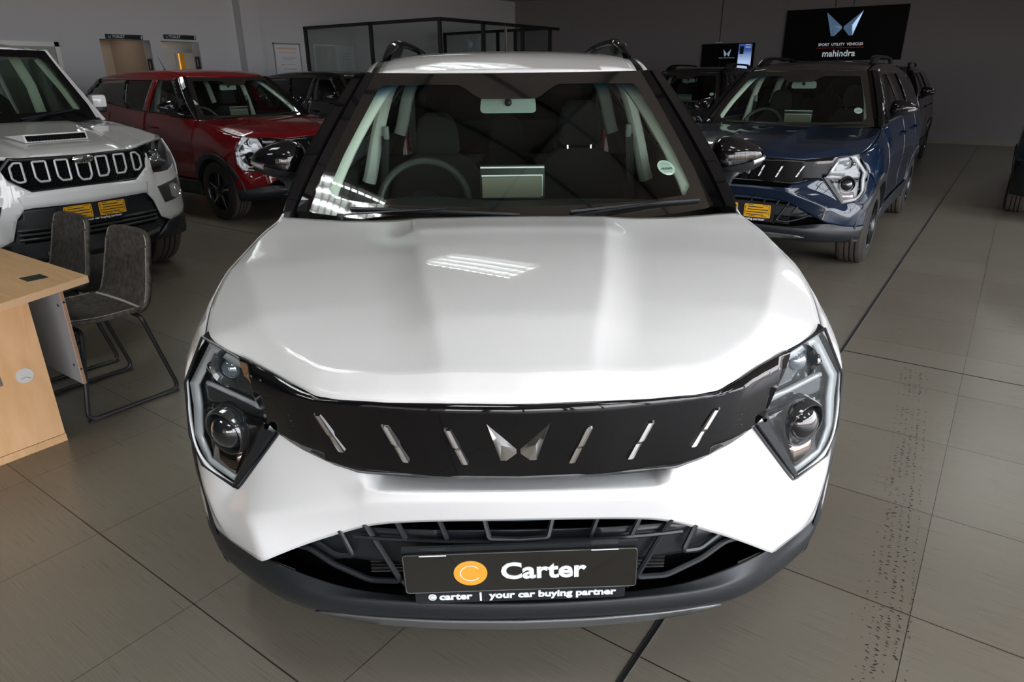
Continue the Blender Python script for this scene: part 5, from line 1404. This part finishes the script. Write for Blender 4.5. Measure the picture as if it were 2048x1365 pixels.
# large framed picture behind the pickup
M0 = on_wall_x(3.62, 1.35); e, M1 = wall_thing('framed_picture', M0, 'large silver framed picture on the white wall behind the pickup truck', 'picture')
flat('picture_frame', mat('silver_picture_frame', (.62, .61, .58), .4, metal=.2), e, M1, [((-.92, -.72, 0), (-.85, .72, .04)), ((.85, -.72, 0), (.92, .72, .04)), ((-.92, .65, 0), (.92, .72, .04)), ((-.92, -.72, 0), (.92, -.65, .04))])
flat('picture_mount', mat('picture_mount_grey', (.30, .31, .29), .5), e, M1, [((-.85, -.65, 0), (.85, .65, .010))])
flat('picture_print', mat('picture_dark_green', (.035, .045, .03), .4), e, M1, [((-.80, .50, .010), (.40, .60, .012)), ((.42, -.5, .010), (.56, .60, .012)), ((-.6, -.5, .010), (-.5, .5, .012))])
flat('picture_accent', mat('picture_olive', (.18, .15, .04), .5), e, M1, [((.58, .35, .010), (.66, .60, .012)), ((-.3, -.5, .010), (.2, .2, .012))])
# small junction box at the corner
e = empty('junction_box', (X0, 17.20, 3.05), 0, 'small white junction box high in the far corner', 'box'); bm = bmesh.new(); box(bm, (0, -.05, -.06), (.05, .05, .06), bev=.008); bmobj('cover', bm, mat('white_plastic', (.6, .6, .58), .5), e)
# things on the dark wall: local x = +x, local y = up, local z = towards the room (-y)
def on_back(x, z): return Matrix.Translation((x, Y1, z)) @ Matrix.Rotation(PI / 2, 4, 'X')
M0 = on_back(-3.03, 2.38); e, M1 = wall_thing('brand_sign', M0, 'wide black illuminated brand sign with twin blade emblem on dark wall', 'sign')
flat('sign_panel', mat('sign_gloss_black', (.003, .003, .003), .5, spec=.15), e, M1, [((-1.28, -.62, 0), (1.28, .50, .09))])
bm = bmesh.new(); wings(bm, .78); bm.transform(M1 @ Matrix.Translation((-.01, .16, .09)) @ Matrix.Diagonal((.98, .70, .6, 1)))
bmobj('sign_emblem', bm, mat('emblem_blue_steel', (.28, .42, .60), .22, metal=.75, emit=(.25, .45, .75), estr=.16), e, smooth=False)
SL = mat('sign_white_letter', (.5, .5, .52), .4, emit=(.8, .85, .9), estr=.35)
text('sign_small_lettering', 'SPORT  UTILITY  VEHICLES', .083, SL, e, M1 @ Matrix.Translation((-.01, -.275, .091)), sx=.98, bold=.001)
flat('sign_red_line', mat('sign_red_line', (.35, .01, .02), .4, emit=(.6, .02, .03), estr=.25), e, M1, [((-.52, -.348, .09), (.50, -.340, .092))])
text('sign_wordmark', 'mahindra', .195, SL, e, M1 @ Matrix.Translation((-.02, -.470, .091)), sx=.98, bold=.003)
M0 = on_back(-5.69, 1.97); e, M1 = wall_thing('wall_screen', M0, 'black wall screen with a small emblem and bright blue advert panel', 'screen')
flat('screen_case', mat('sign_gloss_black', (0, 0, 0)), e, M1, [((-.66, -.40, 0), (.67, .235, .07))])
bm = bmesh.new(); wings(bm, .20); bm.transform(M1 @ Matrix.Translation((.0, .02, .07)) @ Matrix.Diagonal((1, .9, .1, 1)))
bmobj('screen_emblem', bm, mat('screen_emblem_glow', (.1, .15, .2), .4, emit=(.35, .48, .65), estr=.5), e, smooth=False)
text('screen_caption', 'SPORT UTILITY VEHICLES', .036, mat('screen_caption_glow', (.1, .1, .1), .4, emit=(.4, .45, .5), estr=.4), e, M1 @ Matrix.Translation((0, -.10, .0705)))
def advert():
    m = bpy.data.materials.new('advert_glow'); m.use_nodes = True; nt = m.node_tree; b = nt.nodes['Principled BSDF']
    tc = nt.nodes.new('ShaderNodeTexCoord'); sp = nt.nodes.new('ShaderNodeSeparateXYZ'); cr = nt.nodes.new('ShaderNodeValToRGB'); mr = nt.nodes.new('ShaderNodeMapRange')
    mr.inputs['From Min'].default_value = -.40; mr.inputs['From Max'].default_value = .23
    nt.links.new(tc.outputs['Object'], sp.inputs[0]); nt.links.new(sp.outputs['Z'], mr.inputs['Value']); nt.links.new(mr.outputs[0], cr.inputs[0])
    cr.color_ramp.elements[0].color = (.38, .50, .75, 1); cr.color_ramp.elements[1].color = (.03, .07, .25, 1); cr.color_ramp.elements[0].position = .35; cr.color_ramp.elements[1].position = .75
    nt.links.new(cr.outputs[0], b.inputs['Emission Color']); b.inputs['Emission Strength'].default_value = 1.0; b.inputs['Base Color'].default_value = (.02, .02, .03, 1)
    return m
flat('advert_panel', advert(), e, M1, [((.29, -.40, .07), (.62, .215, .074))])
flat('advert_phone', mat('advert_dark', (.01, .02, .05), .3), e, M1, [((.32, -.02, .074), (.42, .16, .0745))])
flat('advert_text', mat('advert_text_glow', (.3, .3, .3), .4, emit=(.7, .8, 1), estr=.8), e, M1, [((.46, .19, .074), (.58, .198, .0745))] + [((.45 + .01 * (k % 2), .15 - .02 * k, .074), (.60 - .01 * (k % 2), .156 - .02 * k, .0745)) for k in range(2)] + [((.33, -.20 - .03 * k, .074), (.58 - .05 * (k % 3), -.194 - .03 * k, .0745)) for k in range(4)])
for x, z0 in ((-5.93, 2.215), (-3.28, 2.90), (-2.9, 2.90)):
    bm = bmesh.new(); tube(bm, [(0, -.012, 0), (0, -.012, HC - z0)], .010, 6)
    o = bmobj('wall_conduit', bm, mat('dark_conduit', (.05, .048, .048), .5)); o.location = (x, Y1, z0)
    tag(o, {-5.93: 'thin dark conduit running up the wall from the wall screen', -3.28: 'thin dark conduit above the brand sign, left one', -2.9: 'thin dark conduit above the brand sign, right one'}[x], 'conduit')
e = empty('cable_bracket', (-5.93, Y1, 2.235), 0, 'small white bracket on top of the wall screen', 'bracket'); bm = bmesh.new(); box(bm, (-.09, -.10, -.012), (.09, 0, .012), bev=.004); bmobj('bracket_bar', bm, mat('white_plastic', (0, 0, 0)), e)

# ceiling lights: louvred four tube fittings
TUBE = mat('fluorescent_tube', (.9, .9, .9), .3, emit=(.93, 1.0, .97), estr=42.0)
def troffer():
    t = empty('ceiling_light', (0, 0, HC))
    bm = bmesh.new(); box(bm, (-.66, -.34, -.10), (.66, .34, -.085)); box(bm, (-.66, -.34, -.10), (-.645, .34, 0)); box(bm, (.645, -.34, -.10), (.66, .34, 0)); box(bm, (-.66, -.34, -.10), (.66, -.325, 0)); box(bm, (-.66, .325, -.10), (.66, .34, 0))
    bm.transform(Matrix.Translation((0, 0, -.02)))
    for v_ in bm.verts:
        if v_.co.z < -.1: pass
    bm.free()
    bm = bmesh.new(); box(bm, (-.66, -.34, -.015), (.66, .34, 0))
    for lo, hi in (((-.66, -.34, -.12), (-.645, .34, 0)), ((.645, -.34, -.12), (.66, .34, 0)), ((-.66, -.34, -.12), (.66, -.325, 0)), ((-.66, .325, -.12), (.66, .34, 0))): box(bm, lo, hi)
    bmobj('housing', bm, mat('light_housing_white', (.7, .7, .7), .4), t, smooth=False)
    for k in range(4):
        bm = bmesh.new(); tube(bm, [(-.60, -.24 + .16 * k, -.045), (.60, -.24 + .16 * k, -.045)], .014, 8); bmobj('tube_lamp', bm, TUBE, t)
    bm = bmesh.new()
    for k in range(1, 12): box(bm, (-.645 + k * .1075 - .0015, -.325, -.12), (-.645 + k * .1075 + .0015, .325, -.07))
    for k in range(1, 4): box(bm, (-.645, -.325 + k * .1625 - .0015, -.12), (.645, -.325 + k * .1625 + .0015, -.07))
    bmobj('louvre', bm, mat('bright_louvre', (.75, .75, .75), .15, metal=1.0), t, smooth=False)
    return t
tf = troffer(); index_children()
spots = [(-3.15, 3.75), (-2.45, -.35), (1.3, -.5), (1.3, -2.8), (-2.45, -2.9), (3.9, -1.2), (3.9, 1.4), (-7.6, 3.75), (-7.6, 8.6), (-3.15, 8.6), (1.4, 8.6), (1.6, 14.0)]  # fittings round the camera and the last by the back wall added for extra light
for i, (x, y) in enumerate(spots):
    o = tf if i == 0 else copy_tree(tf)
    o.location = (x, y, HC); tag(o, 'white louvred four tube ceiling light over the showroom', 'ceiling light', 'louvred lights on the showroom ceiling')
# steel bracing under the ceiling
BR = mat('brace_steel', (.02, .02, .02), .5)
for (p, q, lab) in (((-3.5, .92), (2.5, 1.45), 'thin dark steel rod crossing under the ceiling over the bonnet of the white suv'), ((-3.5, 1.35), (3.0, 2.35), 'thin dark steel rod crossing under the ceiling behind the parallel rod'),
                    ((-.62, -1.0), (-.45, 4.5), 'thin dark steel rod running to the back wall, the right one of two'), ((-2.5, -1.0), (-1.6, 3.0), 'thin dark steel rod running to the back wall, the left one of two')):
    bm = bmesh.new(); d = Vector((q[0] - p[0], q[1] - p[1], 0)); tube(bm, [(0, 0, -.02), tuple(d + Vector((0, 0, -.02)))], .02, 8)
    o = bmobj('ceiling_brace', bm, BR); o.location = (p[0], p[1], HC); tag(o, lab, 'brace')

# ================================================================== desk
WOOD = bpy.data.materials.new('maple_laminate'); WOOD.use_nodes = True
def wood(m, axis_scale, c0, c1):
    nt = m.node_tree; b = nt.nodes['Principled BSDF']; tc = nt.nodes.new('ShaderNodeTexCoord'); mp = nt.nodes.new('ShaderNodeMapping'); mp.inputs['Scale'].default_value = axis_scale
    n = nt.nodes.new('ShaderNodeTexNoise'); n.inputs['Scale'].default_value = 1; n.inputs['Detail'].default_value = 5; n.inputs['Distortion'].default_value = 1.2
    cr = nt.nodes.new('ShaderNodeValToRGB'); cr.color_ramp.elements[0].position = .3; cr.color_ramp.elements[1].position = .7; cr.color_ramp.elements[0].color = (*c0, 1); cr.color_ramp.elements[1].color = (*c1, 1)
    nt.links.new(tc.outputs['Object'], mp.inputs[0]); nt.links.new(mp.outputs[0], n.inputs['Vector']); nt.links.new(n.outputs['Fac'], cr.inputs[0]); nt.links.new(cr.outputs[0], b.inputs['Base Color']); b.inputs['Roughness'].default_value = .42
wood(WOOD, (14, 14, 2.2), (.66, .38, .18), (.76, .47, .25))
WOOD_TOP = bpy.data.materials.new('maple_laminate_top'); WOOD_TOP.use_nodes = True; wood(WOOD_TOP, (2.5, 22, 14), (.60, .36, .17), (.70, .44, .23))
dk = empty('desk', (-3.1, -.1, 0), 0, 'light maple office desk with an unfinished white end panel', 'desk')
def dpart(name, m, fn, bev=0, par=None, smooth=False):
    bm = bmesh.new(); fn(bm); bm.transform(Matrix.Translation((3.1, .1, 0))); return bmobj(name, bm, m, par or dk, smooth=smooth)
top = dpart('desktop', WOOD_TOP, lambda bm: prism(bm, [(-2.462, .288), (-4.0, .275), (-4.0, -.85), (-2.05, -.85)], lambda x, y: (x, y, .690), lambda x, y: (x, y, .720)))
dpart('edge_band', mat('pale_edge_band', (.74, .48, .28), .5), lambda bm: prism(bm, [(-2.462, .288), (-2.460, .288), (-2.048, -.85), (-2.050, -.85)], lambda x, y: (x, y, .6905), lambda x, y: (x, y, .7195)), par=top)
dpart('end_panel', WOOD, lambda bm: box(bm, (-2.545, -.85, .036), (-2.52, .065, .690)))
dpart('plinth', WOOD_TOP, lambda bm: box(bm, (-2.545, -.85, 0), (-2.518, .067, .034)))
dpart('modesty_panel', mat('white_melamine', (.42, .41, .41), .4), lambda bm: box(bm, (-3.9, .178, .238), (-2.500, .1935, .688)))
dpart('raw_board_edge', mat('raw_chipboard', (.36, .20, .11), .9, bump=(300, .5, .001)), lambda bm: box(bm, (-2.500, .1805, .238), (-2.4985, .1915, .688)))
def cams(bm):
    for z in (.32, .60): lathe(bm, [(0, .007), (-.001, .007), (-.001, 0)], 12, 'Y', (-2.545, .178, z))
    for z in (.31, .62): lathe(bm, [(0, .005), (.001, .005), (.001, 0)], 12, 'X', (-2.4985, .186, z))
dpart('cam_holes', DARK_PLASTIC, cams)
dpart('grommet', mat('black_grommet', (.03, .03, .03), .15, coat=1.0), lambda bm: prism(bm, [(-2.570, .100), (-2.655, .100), (-2.655, .180), (-2.570, .180)], lambda x, y: (x, y, .720), lambda x, y: (x, y, .7225)))
dpart('cable_disc', mat('white_cable_disc', (.62, .62, .60), .4), lambda bm: lathe(bm, [(0, .033), (.003, .032), (.003, 0)], 32, 'X', (-2.52, -.019, .349)), smooth=True)
dpart('disc_mark', DARK_PLASTIC, lambda bm: tube(bm, [(-2.5165, -.019 + .006 * k - .018, .336 + (0, .006, .003, .007, .004, .0, -.004)[k]) for k in range(7)], .0008, 4))
dpart('lock', ALU, lambda bm: box(bm, (-2.52, -.128, .335), (-2.515, -.103, .375), bev=.002))

# ================================================================== chairs
LEATHER = bpy.data.materials.new('worn_grey_leatherette'); LEATHER.use_nodes = True
nt = LEATHER.node_tree; b = nt.nodes['Principled BSDF']; tc = nt.nodes.new('ShaderNodeTexCoord'); n1 = nt.nodes.new('ShaderNodeTexNoise'); n1.inputs['Scale'].default_value = 38; n1.inputs['Detail'].default_value = 6
cr = nt.nodes.new('ShaderNodeValToRGB'); cr.color_ramp.elements[0].position = .35; cr.color_ramp.elements[1].position = .72; cr.color_ramp.elements[0].color = (.022, .019, .016, 1); cr.color_ramp.elements[1].color = (.085, .075, .064, 1)
nt.links.new(tc.outputs['Object'], n1.inputs['Vector']); nt.links.new(n1.outputs['Fac'], cr.inputs[0]); nt.links.new(cr.outputs[0], b.inputs['Base Color']); b.inputs['Roughness'].default_value = .62
STITCH = mat('cream_stitching', (.62, .58, .50), .8)
FRAME = mat('black_powder_coat', (.010, .010, .012), .45)
ch = empty('chair', (-2.836, .415, 0), 0, 'dark leatherette chair nearest the white suv, at the maple desk', 'chair', None)
def shell(u, v):
    """u -1..1 across, v 0..1 from the seat front over the bend to the top of the back"""
    key = [(0, -.215, .455, .205), (.08, -.195, .468, .222), (.35, -.03, .455, .232), (.52, .11, .455, .232), (.60, .165, .478, .230), (.66, .190, .53, .226), (.80, .225, .66, .212), (.95, .255, .79, .197), (1.0, .262, .822, .176)]
    vs = [k[0] for k in key]
    y, z, w = (hermite(vs, [k[i] for k in key])(v) for i in (1, 2, 3))
    curve = .030 * u * u
    if v < .55: return Vector((u * w, y + (.02 * u * u if v < .1 else 0), z + curve * .5 - .012 * (1 - u * u)))
    return Vector((u * w, y - curve * .35, z - (.018 * u * u * u * u if v > .9 else 0)))
bm = bmesh.new(); G_ = [[bm.verts.new(shell(u, v)) for u in np.linspace(-1, 1, 17)] for v in np.linspace(0, 1, 41)]
for A, B in zip(G_, G_[1:]):
    for j in range(16): bm.faces.new((A[j], A[j + 1], B[j + 1], B[j]))
so = bmobj('seat_shell', bm, LEATHER, ch, angle=80); md = so.modifiers.new('thickness', 'SOLIDIFY'); md.thickness = .022; md.offset = 0
bm = bmesh.new(); vs_ = np.linspace(.02, .995, 90)
for s in (1, -1):
    for i, v_ in enumerate(vs_[:-1]):
        a = shell(s * .985, v_); b2 = shell(s * .985, (v_ + vs_[i + 1]) / 2); n_ = Vector((0, 0, .013)) if v_ < .5 else Vector((0, -.013, 0))
        tube(bm, [a + n_ * 1.0, shell(s * .93, (v_ + vs_[i + 1]) / 2) + n_, shell(s * .985, vs_[i + 1]) + n_], .0011, 4)
for i in range(40):
    u = -.95 + 1.9 * i / 40; tube(bm, [shell(u, .56) + Vector((0, -.012, .012)), shell(u + .024, .575) + Vector((0, -.012, .012)), shell(u + .048, .56) + Vector((0, -.012, .012))], .0012, 4)
bmobj('stitching', bm, STITCH, so)
for s in (1, -1):
    bm = bmesh.new()
    tube(bm, round_corners([(s * .16, -.155, .438), (s * .236, -.155, .440), (s * .236, -.220, .012), (s * .236, .225, .012), (s * .236, .112, .440), (s * .16, .112, .438)], .045, 5), .0105, 8)
    bmobj('sled_leg', bm, FRAME, ch)
    for y in (-.185, .185):
        bm = bmesh.new(); box(bm, (s * .236 - .012, y - .035, 0), (s * .236 + .012, y + .035, .012), bev=.003); bmobj('foot_pad', bm, RUBBER, ch)
bm = bmesh.new(); tube(bm, [(-.17, -.155, .438), (.17, -.155, .438)], .0105, 8); tube(bm, [(-.17, .112, .438), (.17, .112, .438)], .0105, 8); bmobj('cross_bar', bm, FRAME, ch)
index_children()
c2 = copy_tree(ch); c2.location = (-3.49, .43, 0); c2['label'] = 'dark leatherette chair further left, behind the maple desk'

# ================================================================== tyre track on the tiles
bm = bmesh.new(); rnd = random.Random(3)
for k in range(215):
    t = k / 214; cx_ = .478 + .205 * t ** .9; y_ = 3.06 - 2.62 * t
    if .13 < t < .20 and rnd.random() < .8: continue
    for c, (o_, p_) in enumerate(((-.092, .30), (-.062, .35), (-.040, .75), (-.020, .85), (.004, .80), (.028, .9), (.056, .62))):
        if rnd.random() > p_ * (.75 + .25 * math.sin(k * .13 + c)): continue
        r = rnd.uniform(.0016, .0046) * (1.35 if c == 5 else .6 if c == 0 else 1.0); a = rnd.uniform(-.9, .9); x_ = cx_ + o_ + rnd.uniform(-.004, .004); yy = y_ + rnd.uniform(-.004, .004)
        long_ = rnd.uniform(1.4, 2.8) if c in (2, 3, 4) else 1.1; w_ = []
        for j in range(7):
            u = r * long_ * math.cos(2 * PI * j / 7) * rnd.uniform(.6, 1.1); v_ = r * .7 * math.sin(2 * PI * j / 7) * rnd.uniform(.5, 1.2)
            w_.append(bm.verts.new((x_ + u * math.cos(a) - v_ * math.sin(a), yy + u * math.sin(a) + v_ * math.cos(a), .0006)))
        bm.faces.new(w_)
o = bmobj('tyre_track', bm, mat('dried_mud', (.030, .020, .013), .9), smooth=False); tag(o, 'dotted muddy tyre track across the floor tiles on the right', 'tyre mark', kind='stuff')
